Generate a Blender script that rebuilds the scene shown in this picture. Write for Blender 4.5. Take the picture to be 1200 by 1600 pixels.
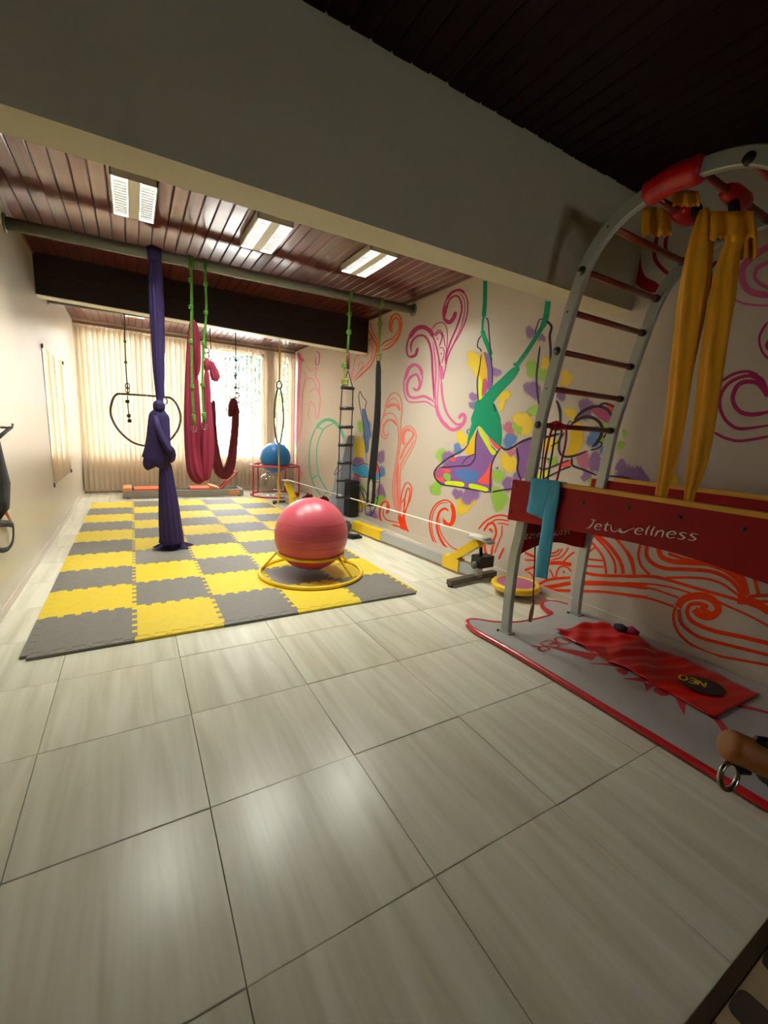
import bpy, math, random
from mathutils import Vector
random.seed(7)
PI = math.pi
SC = bpy.context.scene
COL = SC.collection
for o in list(bpy.data.objects):
    bpy.data.objects.remove(o)

# ------------------------------------------------------------------ camera (solved from the floor-tile grid and room edges)
F = 667.315
CA = Vector((0.86458168, -0.49981841, 0.05176948))
CB = Vector((0.04614564, 0.18156516, 0.98229561))
CC = Vector((0.50036896, 0.84688586, -0.18004235))
CH = 1.2935484
cam_d = bpy.data.cameras.new('camera')
cam = bpy.data.objects.new('camera', cam_d)
COL.objects.link(cam)
cam_d.sensor_fit = 'HORIZONTAL'
cam_d.sensor_width = 36.0
cam_d.lens = 36.0 * F / 1200.0
cam_d.clip_start = 0.02
from mathutils import Matrix
cam.matrix_world = Matrix(((CA.x, CB.x, -CC.x, 0), (CA.y, CB.y, -CC.y, 0), (CA.z, CB.z, -CC.z, CH), (0, 0, 0, 1)))
SC.camera = cam

# ------------------------------------------------------------------ world, exposure
SKY = 22.0
LAMP_W = 27.0
world = bpy.data.worlds.new('overcast_sky')
SC.world = world
world.use_nodes = True
bg = world.node_tree.nodes['Background']
bg.inputs[0].default_value = (0.93, 0.97, 1.0, 1)
bg.inputs[1].default_value = SKY
SC.view_settings.view_transform = 'Standard'
SC.view_settings.look = 'None'
SC.view_settings.exposure = 0.72
SC.view_settings.gamma = 1.0
SC.view_settings.use_curve_mapping = False

# ------------------------------------------------------------------ pixel -> place (a pixel is a direction; the plane it touches gives the distance)
def ray(px, py):
    return CA * ((px - 600) / F) - CB * ((py - 800) / F) + CC
def atX(px, py, x):
    d = ray(px, py); t = x / d.x
    return Vector((x, d.y * t, CH + d.z * t))
def atY(px, py, y):
    d = ray(px, py); t = y / d.y
    return Vector((d.x * t, y, CH + d.z * t))
def atZ(px, py, z):
    d = ray(px, py); t = (z - CH) / d.z
    return Vector((d.x * t, d.y * t, z))

# ------------------------------------------------------------------ materials
def lin(c):
    c = c / 255.0
    return c / 12.92 if c <= 0.04045 else ((c + 0.055) / 1.055) ** 2.4
def rgb(r, g, b):
    return (lin(r), lin(g), lin(b), 1)
MATS = {}
def mat(name, col, rough=0.5, metal=0.0, var=0.0, scale=(6, 6, 6), bump=0.0, spec=0.5, coat=0.0, translucent=0.0, emit=0.0, sheen=0.0, vcoord='Object', subs=0.0, coatr=0.1):
    m = bpy.data.materials.new(name); m.use_nodes = True
    nt = m.node_tree; b = nt.nodes['Principled BSDF']
    c = rgb(*col)
    b.inputs['Base Color'].default_value = c
    b.inputs['Roughness'].default_value = rough
    b.inputs['Metallic'].default_value = metal
    b.inputs['Specular IOR Level'].default_value = spec
    b.inputs['Coat Weight'].default_value = coat
    b.inputs['Coat Roughness'].default_value = coatr
    b.inputs['Sheen Weight'].default_value = sheen
    if emit:
        b.inputs['Emission Color'].default_value = c
        b.inputs['Emission Strength'].default_value = emit
    if var or bump:
        tc = nt.nodes.new('ShaderNodeTexCoord'); mp = nt.nodes.new('ShaderNodeMapping')
        mp.inputs['Scale'].default_value = scale
        nt.links.new(tc.outputs[vcoord], mp.inputs['Vector'])
        no = nt.nodes.new('ShaderNodeTexNoise'); no.inputs['Detail'].default_value = 5
        no.inputs['Scale'].default_value = 1.0
        nt.links.new(mp.outputs[0], no.inputs['Vector'])
        if var:
            mx = nt.nodes.new('ShaderNodeMix'); mx.data_type = 'RGBA'
            mx.inputs[6].default_value = tuple(x * (1 - var) for x in c[:3]) + (1,)
            mx.inputs[7].default_value = tuple(min(1, x * (1 + var)) for x in c[:3]) + (1,)
            rp = nt.nodes.new('ShaderNodeMapRange')
            rp.inputs[1].default_value = 0.3; rp.inputs[2].default_value = 0.7
            nt.links.new(no.outputs[0], rp.inputs[0]); nt.links.new(rp.outputs[0], mx.inputs[0])
            nt.links.new(mx.outputs[2], b.inputs['Base Color'])
        if bump:
            bp = nt.nodes.new('ShaderNodeBump'); bp.inputs['Strength'].default_value = bump
            bp.inputs['Distance'].default_value = 0.01
            nt.links.new(no.outputs[0], bp.inputs['Height']); nt.links.new(bp.outputs[0], b.inputs['Normal'])
    if translucent:
        tr = nt.nodes.new('ShaderNodeBsdfTranslucent'); tr.inputs[0].default_value = c
        ms = nt.nodes.new('ShaderNodeMixShader'); ms.inputs[0].default_value = translucent
        out = nt.nodes['Material Output']
        nt.links.new(b.outputs[0], ms.inputs[1]); nt.links.new(tr.outputs[0], ms.inputs[2]); nt.links.new(ms.outputs[0], out.inputs[0])
    MATS[name] = m
    return m

def tile_material():
    m = mat('floor_tile', (205, 198, 178), rough=0.26, spec=0.5)
    nt = m.node_tree; b = nt.nodes['Principled BSDF']; N = nt.nodes.new; L = nt.links.new
    tc = N('ShaderNodeTexCoord'); oi = N('ShaderNodeObjectInfo')
    mul = N('ShaderNodeVectorMath'); mul.operation = 'SCALE'
    comb = N('ShaderNodeCombineXYZ')
    m1 = N('ShaderNodeMath'); m1.operation = 'MULTIPLY'; m1.inputs[1].default_value = 37.0
    L(oi.outputs['Random'], m1.inputs[0]); L(m1.outputs[0], comb.inputs[0]); L(m1.outputs[0], comb.inputs[1])
    add = N('ShaderNodeVectorMath'); add.operation = 'ADD'
    L(tc.outputs['Object'], add.inputs[0]); L(comb.outputs[0], add.inputs[1])
    mp = N('ShaderNodeMapping'); mp.inputs['Scale'].default_value = (13, 1.1, 1)
    L(add.outputs[0], mp.inputs[0])
    n1 = N('ShaderNodeTexNoise'); n1.inputs['Scale'].default_value = 1; n1.inputs['Detail'].default_value = 6; n1.inputs['Distortion'].default_value = 0.6
    L(mp.outputs[0], n1.inputs[0])
    cr = N('ShaderNodeValToRGB')
    cr.color_ramp.elements[0].position = 0.28; cr.color_ramp.elements[0].color = rgb(206, 202, 180)
    cr.color_ramp.elements[1].position = 0.72; cr.color_ramp.elements[1].color = rgb(234, 233, 215)
    e = cr.color_ramp.elements.new(0.45); e.color = rgb(219, 216, 195)
    e = cr.color_ramp.elements.new(0.56); e.color = rgb(226, 224, 205)
    L(n1.outputs[0], cr.inputs[0])
    mp2 = N('ShaderNodeMapping'); mp2.inputs['Scale'].default_value = (60, 2.0, 1)
    L(add.outputs[0], mp2.inputs[0])
    n2 = N('ShaderNodeTexNoise'); n2.inputs['Scale'].default_value = 1; n2.inputs['Detail'].default_value = 4
    L(mp2.outputs[0], n2.inputs[0])
    mx = N('ShaderNodeMix'); mx.data_type = 'RGBA'; mx.blend_type = 'MULTIPLY'
    rp = N('ShaderNodeMapRange'); rp.inputs[1].default_value = .3; rp.inputs[2].default_value = .55; rp.inputs[3].default_value = .965; rp.inputs[4].default_value = 1
    L(n2.outputs[0], rp.inputs[0]); mx.inputs[0].default_value = 1
    L(cr.outputs[0], mx.inputs[6])
    L(rp.outputs[0], mx.inputs[7])
    # every tile has a slightly different tone
    mx2 = N('ShaderNodeMix'); mx2.data_type = 'RGBA'; mx2.blend_type = 'MULTIPLY'; mx2.inputs[0].default_value = 1
    rp2 = N('ShaderNodeMapRange'); rp2.inputs[3].default_value = .93; rp2.inputs[4].default_value = 1.03
    L(oi.outputs['Random'], rp2.inputs[0]); L(mx.outputs[2], mx2.inputs[6]); L(rp2.outputs[0], mx2.inputs[7])
    L(mx2.outputs[2], b.inputs['Base Color'])
    return m

def plank_material(name, c0, c1, rough, coat):
    m = mat(name, c1, rough=rough, coat=coat, coatr=0.16)
    nt = m.node_tree; b = nt.nodes['Principled BSDF']; N = nt.nodes.new; L = nt.links.new
    tc = N('ShaderNodeTexCoord'); oi = N('ShaderNodeObjectInfo')
    m1 = N('ShaderNodeMath'); m1.operation = 'MULTIPLY'; m1.inputs[1].default_value = 91.0
    comb = N('ShaderNodeCombineXYZ')
    L(oi.outputs['Random'], m1.inputs[0]); L(m1.outputs[0], comb.inputs[0]); L(m1.outputs[0], comb.inputs[1])
    add = N('ShaderNodeVectorMath'); add.operation = 'ADD'
    L(tc.outputs['Object'], add.inputs[0]); L(comb.outputs[0], add.inputs[1])
    mp = N('ShaderNodeMapping'); mp.inputs['Scale'].default_value = (40, 1.6, 8)
    L(add.outputs[0], mp.inputs[0])
    n1 = N('ShaderNodeTexNoise'); n1.inputs['Scale'].default_value = 1; n1.inputs['Detail'].default_value = 6
    L(mp.outputs[0], n1.inputs[0])
    cr = N('ShaderNodeValToRGB')
    cr.color_ramp.elements[0].position = 0.3; cr.color_ramp.elements[0].color = rgb(*c0)
    cr.color_ramp.elements[1].position = 0.7; cr.color_ramp.elements[1].color = rgb(*c1)
    L(n1.outputs[0], cr.inputs[0]); L(cr.outputs[0], b.inputs['Base Color'])
    # gentle waviness along each board
    mp2 = N('ShaderNodeMapping'); mp2.inputs['Scale'].default_value = (3, 2.2, 1)
    L(add.outputs[0], mp2.inputs[0])
    n2 = N('ShaderNodeTexNoise'); n2.inputs['Scale'].default_value = 1; n2.inputs['Detail'].default_value = 1
    L(mp2.outputs[0], n2.inputs[0])
    bp = N('ShaderNodeBump'); bp.inputs['Strength'].default_value = .35; bp.inputs['Distance'].default_value = .012
    L(n2.outputs[0], bp.inputs['Height']); L(bp.outputs[0], b.inputs['Normal']); L(bp.outputs[0], b.inputs['Coat Normal'])
    return m

def fade_material(name, col):
    """brushed wall paint whose dabs thin out towards their ragged edge"""
    m = mat(name, col, rough=.6)
    nt = m.node_tree; b = nt.nodes['Principled BSDF']; N = nt.nodes.new; L = nt.links.new
    at = N('ShaderNodeAttribute'); at.attribute_name = 'fade'
    tc = N('ShaderNodeTexCoord'); mp = N('ShaderNodeMapping'); mp.inputs['Scale'].default_value = (260, 260, 90)
    L(tc.outputs['Object'], mp.inputs[0])
    no = N('ShaderNodeTexNoise'); no.inputs['Scale'].default_value = 1; no.inputs['Detail'].default_value = 3
    L(mp.outputs[0], no.inputs[0])
    sc = N('ShaderNodeMath'); sc.operation = 'MULTIPLY_ADD'; sc.inputs[1].default_value = 1.5; sc.inputs[2].default_value = -.75
    L(no.outputs[0], sc.inputs[0])
    ad = N('ShaderNodeMath'); ad.operation = 'ADD'
    L(at.outputs['Fac'], ad.inputs[0]); L(sc.outputs[0], ad.inputs[1])
    rp = N('ShaderNodeMath'); rp.operation = 'GREATER_THAN'; rp.inputs[1].default_value = .4
    L(ad.outputs[0], rp.inputs[0])
    tr = N('ShaderNodeBsdfTransparent'); ms = N('ShaderNodeMixShader')
    L(rp.outputs[0], ms.inputs[0]); L(tr.outputs[0], ms.inputs[1]); L(b.outputs[0], ms.inputs[2])
    L(ms.outputs[0], nt.nodes['Material Output'].inputs[0])
    return m

def glass_material(name, tint=(1, 1, 1, 1), gl=0.08):
    m = bpy.data.materials.new(name); m.use_nodes = True
    nt = m.node_tree; nt.nodes.remove(nt.nodes['Principled BSDF'])
    tr = nt.nodes.new('ShaderNodeBsdfTransparent'); tr.inputs[0].default_value = tint
    g = nt.nodes.new('ShaderNodeBsdfGlossy'); g.inputs['Roughness'].default_value = .03
    fr = nt.nodes.new('ShaderNodeLayerWeight'); fr.inputs[0].default_value = .15
    ml = nt.nodes.new('ShaderNodeMath'); ml.operation = 'ADD'; ml.inputs[1].default_value = gl
    ms = nt.nodes.new('ShaderNodeMixShader')
    nt.links.new(fr.outputs[1], ml.inputs[0]); nt.links.new(ml.outputs[0], ms.inputs[0])
    nt.links.new(tr.outputs[0], ms.inputs[1]); nt.links.new(g.outputs[0], ms.inputs[2])
    nt.links.new(ms.outputs[0], nt.nodes['Material Output'].inputs[0])
    MATS[name] = m
    return m

tile_material()
mat('grout', (96, 88, 72), .9)
mat('wall_paint', (206, 194, 180), .45)
mat('wall_paint_left', (190, 182, 165), .3, var=.02, scale=(1.2, 1.2, 1.2), bump=.03)
mat('beam_paint', (200, 192, 166), .7, var=.03, scale=(3, 3, 3))
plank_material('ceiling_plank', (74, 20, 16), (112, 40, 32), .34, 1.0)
plank_material('ceiling_plank_shaded', (22, 5, 4), (36, 10, 8), .6, 0.0)  # same boards, with the entrance bay's shade painted into their colour
MATS['ceiling_plank_shaded'].node_tree.nodes['Principled BSDF'].inputs['Specular IOR Level'].default_value = .15
mat('dark_wood', (28, 7, 5), .5, var=.35, scale=(2, 30, 30), bump=.05)
mat('blackout', (40, 14, 10), .7)
mat('pipe_grey', (120, 122, 112), .42, metal=.35, var=.1, scale=(3, 20, 20))
mat('white_metal', (228, 226, 210), .4)
mat('reflector', (235, 235, 232), .18, metal=.9)
mat('louver', (225, 225, 230), .2, metal=1)
mat('slat', (216, 198, 172), .75, translucent=.085, var=.04, scale=(1, 1, 2), bump=.02)
mat('headrail', (150, 128, 108), .5)
mat('window_frame', (206, 200, 186), .5)
mat('grille', (66, 72, 76), .5, metal=.3)
glass_material('window_glass')
glass_material('clear_ball', (.93, .95, .96, 1), .05)
mat('mirror', (236, 238, 236), .02, metal=1)
mat('mat_yellow', (224, 196, 44), .62, var=.04, scale=(30, 30, 30), bump=.06)
mat('mat_grey', (118, 114, 108), .62, var=.06, scale=(30, 30, 30), bump=.06)
mat('ball_pink', (202, 84, 100), .36, var=.03, scale=(2, 2, 2))
mat('ball_blue', (30, 118, 190), .35)
mat('yellow_enamel', (236, 196, 24), .33)
mat('red_enamel', (186, 26, 34), .35)
mat('chrome', (190, 190, 188), .16, metal=1)
mat('silk_purple', (34, 10, 72), .75, sheen=.02, var=.15, scale=(30, 30, 4))
mat('silk_pink', (138, 22, 56), .72, sheen=.08, var=.1, scale=(30, 30, 4))
mat('silk_maroon', (110, 18, 38), .75, sheen=.05, var=.1, scale=(30, 30, 4))
mat('silk_yellow', (232, 164, 14), .7, sheen=.05, var=.08, scale=(30, 30, 4))
mat('rope_green', (78, 132, 44), .8, var=.25, scale=(120, 120, 60), bump=.3)
mat('rope_olive', (118, 122, 50), .8, var=.25, scale=(120, 120, 60), bump=.3)
mat('rope_dark', (60, 66, 58), .8, var=.2, scale=(120, 120, 60))
mat('rope_yellow', (226, 190, 92), .8, var=.2, scale=(120, 120, 60))
mat('tape_green', (80, 126, 70), .6)
mat('black_webbing', (12, 11, 13), .75, var=.2, scale=(80, 80, 20), bump=.2)
mat('black_plastic', (17, 16, 19), .45)
mat('maroon_strap', (104, 28, 36), .8)
mat('hoop_steel', (128, 112, 106), .4, metal=.5)
mat('ladder_grey', (172, 176, 168), .38, metal=.25, var=.05, scale=(6, 6, 6))
mat('rung_wood', (132, 44, 22), .42, var=.25, scale=(4, 60, 60), coat=.3)
mat('plug_black', (34, 28, 20), .4)
mat('panel_red', (148, 3, 8), .5, spec=.25, var=.06, scale=(5, 5, 5))
mat('cap_wood', (226, 164, 52), .5, var=.12, scale=(40, 3, 40))
mat('letter_white', (232, 222, 204), .5)
mat('letter_red', (186, 40, 48), .5)
mat('platform_grey', (172, 170, 168), .5, var=.05, scale=(14, 14, 14), bump=.04)
mat('edge_red', (190, 22, 30), .25, coat=.4)
mat('satin_red', (188, 6, 12), .30, sheen=0, var=.06, scale=(14, 14, 14))
mat('logo_black', (26, 22, 18), .6)
mat('logo_yellow', (226, 200, 40), .6)
mat('teal_cloth', (58, 146, 178), .8, sheen=.05, var=.05, scale=(20, 20, 20))
mat('cord_red', (196, 14, 24), .6)
mat('cord_navy', (34, 52, 66), .7)
mat('wood_handle', (138, 96, 52), .5, var=.15, scale=(60, 60, 8))
mat('slack_grey', (176, 178, 178), .4, metal=.2)
mat('dark_steel', (92, 86, 80), .4, metal=.4)
mat('slack_line', (238, 226, 218), .7)
mat('mauve', (172, 92, 128), .5)
mat('tower_grey', (150, 158, 172), .5)
mat('reformer_grey', (150, 146, 138), .45)
mat('pine', (224, 150, 96), .5, var=.12, scale=(30, 4, 30))
mat('pad_coral', (236, 116, 84), .5)
mat('tan_leather', (150, 88, 20), .55, var=.15, scale=(20, 20, 20), bump=.1)
mat('steel_ring', (176, 172, 160), .24, metal=1)
mat('magenta_cloth', (150, 24, 84), .8)
mat('navy_cloth', (40, 34, 48), .8)
mat('near_tile', (168, 150, 112), .5, var=.05, scale=(3, 3, 3))
mat('near_tile_dark', (66, 52, 44), .5)
mat('threshold_dark', (54, 42, 30), .35)
mat('ground_out', (150, 150, 140), .9)
mat('white_render', (240, 238, 232), .8)
mat('leaf', (30, 58, 46), .7, translucent=.3, var=.3, scale=(3, 3, 3))
mat('bark', (90, 70, 56), .9)
mat('thumb_grey', (80, 80, 80), .5)
# wall paints of the mural
for nm, c in dict(magenta=(176, 48, 104), pink=(214, 104, 154), palepink=(228, 150, 178), coral=(240, 128, 116), orange=(236, 64, 12), rust=(222, 92, 48),
                  crimson=(150, 22, 34), teal=(18, 146, 104), mint=(104, 196, 168), ink=(58, 42, 56), p_purple=(140, 96, 160), p_yellow=(232, 190, 40),
                  p_lime=(214, 234, 40), p_coral=(246, 92, 84), p_green=(142, 190, 66), p_sky=(70, 170, 222), p_mauve=(186, 88, 130), p_blue=(84, 122, 186)).items():
    mat('paint_' + nm, c, .6, spec=.2)
for nm, c in dict(yellow=(236, 204, 48), purple=(146, 108, 164), green=(150, 196, 72), blue=(92, 128, 190), mauve=(196, 108, 140)).items():
    fade_material('dab_' + nm, c)

# ------------------------------------------------------------------ geometry helpers: a geo is [verts, faces, smooth?]
class Geo:
    def __init__(s): s.v = []; s.f = []; s.mi = []; s.fade = []; s.sm = []
    def add(s, v, f, mi=0, smooth=False, fade=None):
        o = len(s.v); s.v += [tuple(p) for p in v]
        s.f += [tuple(i + o for i in q) for q in f]; s.mi += [mi] * len(f); s.sm += [smooth] * len(f)
        s.fade += (fade if fade else [1.0] * len(v))
        return s
    def box(s, lo, hi, mi=0):
        x0, y0, z0 = lo; x1, y1, z1 = hi
        v = [(x0, y0, z0), (x1, y0, z0), (x1, y1, z0), (x0, y1, z0), (x0, y0, z1), (x1, y0, z1), (x1, y1, z1), (x0, y1, z1)]
        return s.add(v, [(3, 2, 1, 0), (4, 5, 6, 7), (0, 1, 5, 4), (1, 2, 6, 5), (2, 3, 7, 6), (3, 0, 4, 7)], mi)
    def bar(s, a, b, w, h, up=(0, 0, 1), mi=0):
        """rectangular bar from a to b; w across, h along up"""
        a = Vector(a); b = Vector(b); d = (b - a).normalized(); u = Vector(up); r = d.cross(u).normalized(); u = r.cross(d).normalized()
        v = []
        for p in (a, b):
            for (i, j) in ((-1, -1), (1, -1), (1, 1), (-1, 1)):
                v.append(p + r * (w / 2 * i) + u * (h / 2 * j))
        return s.add(v, [(0, 1, 2, 3), (7, 6, 5, 4), (0, 4, 5, 1), (1, 5, 6, 2), (2, 6, 7, 3), (3, 7, 4, 0)], mi)
    def tube(s, path, rad, n=10, flat=1.0, pleats=0, amp=0.0, phase=0.0, ref=(0, 1, 0), closed=False, caps=True, mi=0, twist=0.0, smooth=True):
        P = [Vector(p) for p in path]; m = len(P)
        R = rad if isinstance(rad, (list, tuple)) else [rad] * m
        FL = flat if isinstance(flat, (list, tuple)) else [flat] * m
        V = []; ref = Vector(ref)
        for i in range(m):
            if closed: t = P[(i + 1) % m] - P[i - 1]
            else: t = P[min(i + 1, m - 1)] - P[max(i - 1, 0)]
            t.normalize()
            e2 = ref - t * ref.dot(t)
            if e2.length < 1e-4: e2 = Vector((1, 0, 0)) - t * t.x
            e2.normalize(); e1 = e2.cross(t).normalized()
            ref = e2
            for k in range(n):
                an = 2 * PI * k / n
                rr = R[i] * (1 + amp * math.sin(pleats * an + phase + twist * i)) if pleats else R[i]
                V.append(P[i] + e1 * (math.cos(an) * rr) + e2 * (math.sin(an) * rr * FL[i]))
        Fc = []
        for i in range(m if closed else m - 1):
            j = (i + 1) % m
            for k in range(n):
                l = (k + 1) % n
                Fc.append((i * n + k, i * n + l, j * n + l, j * n + k))
        if caps and not closed:
            Fc.append(tuple(range(n - 1, -1, -1))); Fc.append(tuple((m - 1) * n + k for k in range(n)))
        return s.add(V, Fc, mi, smooth)
    def lathe(s, prof, c=(0, 0, 0), n=24, mi=0, smooth=True):
        """prof = (r, z) list turned about z through c"""
        c = Vector(c); V = []; Fc = []
        for (r, z) in prof:
            for k in range(n):
                an = 2 * PI * k / n
                V.append(c + Vector((r * math.cos(an), r * math.sin(an), z)))
        for i in range(len(prof) - 1):
            for k in range(n):
                l = (k + 1) % n
                Fc.append((i * n + k, i * n + l, (i + 1) * n + l, (i + 1) * n + k))
        return s.add(V, Fc, mi, smooth)
    def ball(s, c, r, nu=28, nv=18, mi=0, sz=1.0):
        prof = []
        for i in range(nv + 1):
            th = -PI / 2 + PI * i / nv
            prof.append((max(1e-5, r * math.cos(th)), r * math.sin(th) * sz))
        return s.lathe(prof, c, nu, mi)
    def prism(s, pts, axis, lo, hi, mi=0):
        """closed outline pts (2-tuples) pushed along axis ('x','y','z') between lo and hi"""
        n = len(pts)
        def mk(p, h):
            return {'x': (h, p[0], p[1]), 'y': (p[0], h, p[1]), 'z': (p[0], p[1], h)}[axis]
        V = [mk(p, lo) for p in pts] + [mk(p, hi) for p in pts]
        Fc = [tuple(range(n - 1, -1, -1)), tuple(range(n, 2 * n))]
        for k in range(n):
            l = (k + 1) % n
            Fc.append((k, l, n + l, n + k))
        return s.add(V, Fc, mi)

def cr(pts, n=6, closed=False):
    """Catmull-Rom through points of any dimension"""
    P = [tuple(map(float, p)) for p in pts]; m = len(P); out = []
    if m < 3 and not closed:
        a, b = P; return [tuple(a[d] + (b[d] - a[d]) * i / n for d in range(len(a))) for i in range(n + 1)]
    rng = range(m) if closed else range(m - 1)
    for i in rng:
        p0 = P[i - 1] if (closed or i > 0) else P[0]
        p1 = P[i]; p2 = P[(i + 1) % m]; p3 = P[(i + 2) % m] if (closed or i + 2 < m) else P[m - 1]
        for k in range(n):
            t = k / n
            out.append(tuple(.5 * ((2 * p1[d]) + (-p0[d] + p2[d]) * t + (2 * p0[d] - 5 * p1[d] + 4 * p2[d] - p3[d]) * t * t + (-p0[d] + 3 * p1[d] - 3 * p2[d] + p3[d]) * t ** 3) for d in range(len(p1))))
    if not closed: out.append(P[-1])
    return out

WL = {}
def mesh_obj(name, geo, mats, parent=None, origin=None):
    """links geo as ONE mesh object; geo is in world metres"""
    if origin is None: origin = WL.get(parent.name, Vector()) if parent else Vector()
    origin = Vector(origin)
    me = bpy.data.meshes.new(name)
    me.from_pydata([tuple(Vector(p) - origin) for p in geo.v], [], geo.f)
    ml = mats if isinstance(mats, (list, tuple)) else [mats]
    for m in ml: me.materials.append(MATS[m])
    for i, p in enumerate(me.polygons):
        p.material_index = geo.mi[i]; p.use_smooth = geo.sm[i]
    if min(geo.fade) < 1.0:
        at = me.attributes.new('fade', 'FLOAT', 'POINT')
        for i, v in enumerate(geo.fade): at.data[i].value = v
    me.update()
    o = bpy.data.objects.new(name, me); COL.objects.link(o)
    if parent:
        o.parent = parent
        o.location = origin - WL.get(parent.name, Vector())
    else:
        o.location = origin
    WL[o.name] = Vector(origin)
    return o
def tag(o, label, cat, group=None):
    o['label'] = label; o['category'] = cat
    if group: o['group'] = group
    return o
def thing(name, label, cat, loc=(0, 0, 0), group=None):
    o = bpy.data.objects.new(name, None); COL.objects.link(o); o.empty_display_size = .1
    o.location = loc; WL[o.name] = Vector(loc)
    return tag(o, label, cat, group)
def struct(name, geo, mats, parent=None):
    o = mesh_obj(name, geo, mats, parent)
    o['kind'] = 'structure'
    return o
def inst(src, loc, parent=None, rot=None, name=None):
    c = src.copy(); COL.objects.link(c)
    if name: c.name = name
    c.parent = parent; c.location = loc
    if rot: c.rotation_euler = rot
    return c

# ------------------------------------------------------------------ the room
W = 3.007          # right wall
LW = -0.78         # left wall
YB = 9.05          # window wall
YF = -2.6          # wall behind the camera
ZC = 2.894         # ceiling
T = 0.55           # floor tile pitch
TX0, TY0 = -0.37826, 2.45798
YTH = 0.27         # floor change (threshold)

# floor: slab + every tile
floor = struct('floor', Geo().box((LW - .1, YTH, -.12), (W + .1, YB + .1, -.008)), 'grout')
def tile_mesh(w, h):
    g = .0022; b = .0015
    x, y = w / 2 - g / 2, h / 2 - g / 2
    G = Geo()
    v = [(-x, -y, -.01), (x, -y, -.01), (x, y, -.01), (-x, y, -.01), (-x, -y, -b), (x, -y, -b), (x, y, -b), (-x, y, -b), (-x + b, -y + b, 0), (x - b, -y + b, 0), (x - b, y - b, 0), (-x + b, y - b, 0)]
    f = [(0, 1, 5, 4), (1, 2, 6, 5), (2, 3, 7, 6), (3, 0, 4, 7), (4, 5, 9, 8), (5, 6, 10, 9), (6, 7, 11, 10), (7, 4, 8, 11), (8, 9, 10, 11)]
    return G.add(v, f)
tile_cache = {}
rt = random.Random(3)
for i in range(-2, 8):
    for j in range(-5, 14):
        x0, x1 = max(LW, TX0 + i * T), min(W, TX0 + (i + 1) * T)
        y0, y1 = max(YTH, TY0 + j * T), min(YB, TY0 + (j + 1) * T)
        if x1 - x0 < .02 or y1 - y0 < .02: continue
        key = (round(x1 - x0, 3), round(y1 - y0, 3))
        loc = ((x0 + x1) / 2, (y0 + y1) / 2, 0)
        if key not in tile_cache:
            o = mesh_obj('tile', tile_mesh(*key), 'floor_tile', floor, origin=(0, 0, 0)); tile_cache[key] = o
        else:
            o = inst(tile_cache[key], loc, floor)
        o.location = loc
        o.rotation_euler = (rt.gauss(0, .0022), rt.gauss(0, .0022), 0)

# patterned floor on the camera's side of the threshold
floor2 = struct('floor_entrance', Geo().box((LW - .1, YF - .1, -.12), (W + .1, YTH - .026, -.009)), 'grout')
pt = None
for i in range(-6, 6):
    for j in range(0, 8):
        x0, x1 = max(LW, 1.0995 + i * .376), min(W, 1.0995 + (i + 1) * .376)
        y1, y0 = YTH - .026 - j * .376, max(YF, YTH - .026 - (j + 1) * .376)
        if x1 - x0 < .02 or y1 - y0 < .02: continue
        G = tile_mesh(x1 - x0, y1 - y0)
        if x1 - x0 > .37 and y1 - y0 > .37:
            for (sx, sy) in ((-.094, .14), (.094, .14), (-.094, -.048), (.094, -.048)):
                pts = [(sx + .044 * c_(a) , sy + .044 * s_(a)) for a in [k * PI / 10 for k in range(20)] for c_, s_ in [((lambda q: math.copysign(abs(math.cos(q)) ** .45, math.cos(q))), (lambda q: math.copysign(abs(math.sin(q)) ** .45, math.sin(q))))]]
                G.prism(pts, 'z', -.001, .0006, 1)
        o = mesh_obj('tile', G, ['near_tile', 'near_tile_dark'], floor2, origin=(0, 0, 0))
        o.location = ((x0 + x1) / 2, (y0 + y1) / 2, 0)
struct('trim_1', Geo().box((LW, YTH - .026, -.1), (W, YTH, .003)), 'threshold_dark')

# walls
struct('wall_left', Geo().box((LW - .12, YF - .12, -.1), (LW, YB + .2, ZC + .1)), 'wall_paint_left')
wall_right = struct('wall_right', Geo().box((W, YF - .12, -.1), (W + .12, YB + .2, ZC + .1)), 'wall_paint')
FW = (.87, 1.32, 1.43, 1.80)  # opening for the added fill window
struct('wall_front', Geo().box((LW - .12, YF - .12, -.1), (FW[0], YF, ZC + .1)).box((FW[1], YF - .12, -.1), (W + .12, YF, ZC + .1)).box((FW[0], YF - .12, -.1), (FW[1], YF, FW[2])).box((FW[0], YF - .12, FW[3]), (FW[1], YF, ZC + .1)), 'wall_paint')
wn = struct('window_3', Geo().box((FW[0], YF - .08, FW[2]), (FW[0] + .03, YF - .04, FW[3])).box((FW[1] - .03, YF - .08, FW[2]), (FW[1], YF - .04, FW[3])).box((FW[0], YF - .08, FW[2]), (FW[1], YF - .04, FW[2] + .03)).box((FW[0], YF - .08, FW[3] - .03), (FW[1], YF - .04, FW[3])), 'window_frame')  # unseen window, added to brighten the near side of the room
mesh_obj('pane', Geo().box((FW[0] + .03, YF - .064, FW[2] + .03), (FW[1] - .03, YF - .06, FW[3] - .03)), 'window_glass', wn)
WX = [(-.70, 2.37), (2.57, 2.96)]; WZ = (.64, 2.74)
G = Geo()
xs = [LW, WX[0][0], WX[0][1], WX[1][0], WX[1][1], W]
for k in (0, 2, 4): G.box((xs[k], YB, -.1), (xs[k + 1], YB + .2, ZC + .1))
for a, b in WX:
    G.box((a, YB, -.1), (b, YB + .2, WZ[0])); G.box((a, YB, WZ[1]), (b, YB + .2, ZC + .1))
struct('wall_back', G, 'wall_paint')
struct('baseboard_right', Geo().box((W - .012, YTH, 0), (W, YB, .07)), 'wall_paint')
struct('baseboard_left', Geo().box((LW, YTH, 0), (LW + .01, YB, .06)), 'wall_paint')

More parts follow.
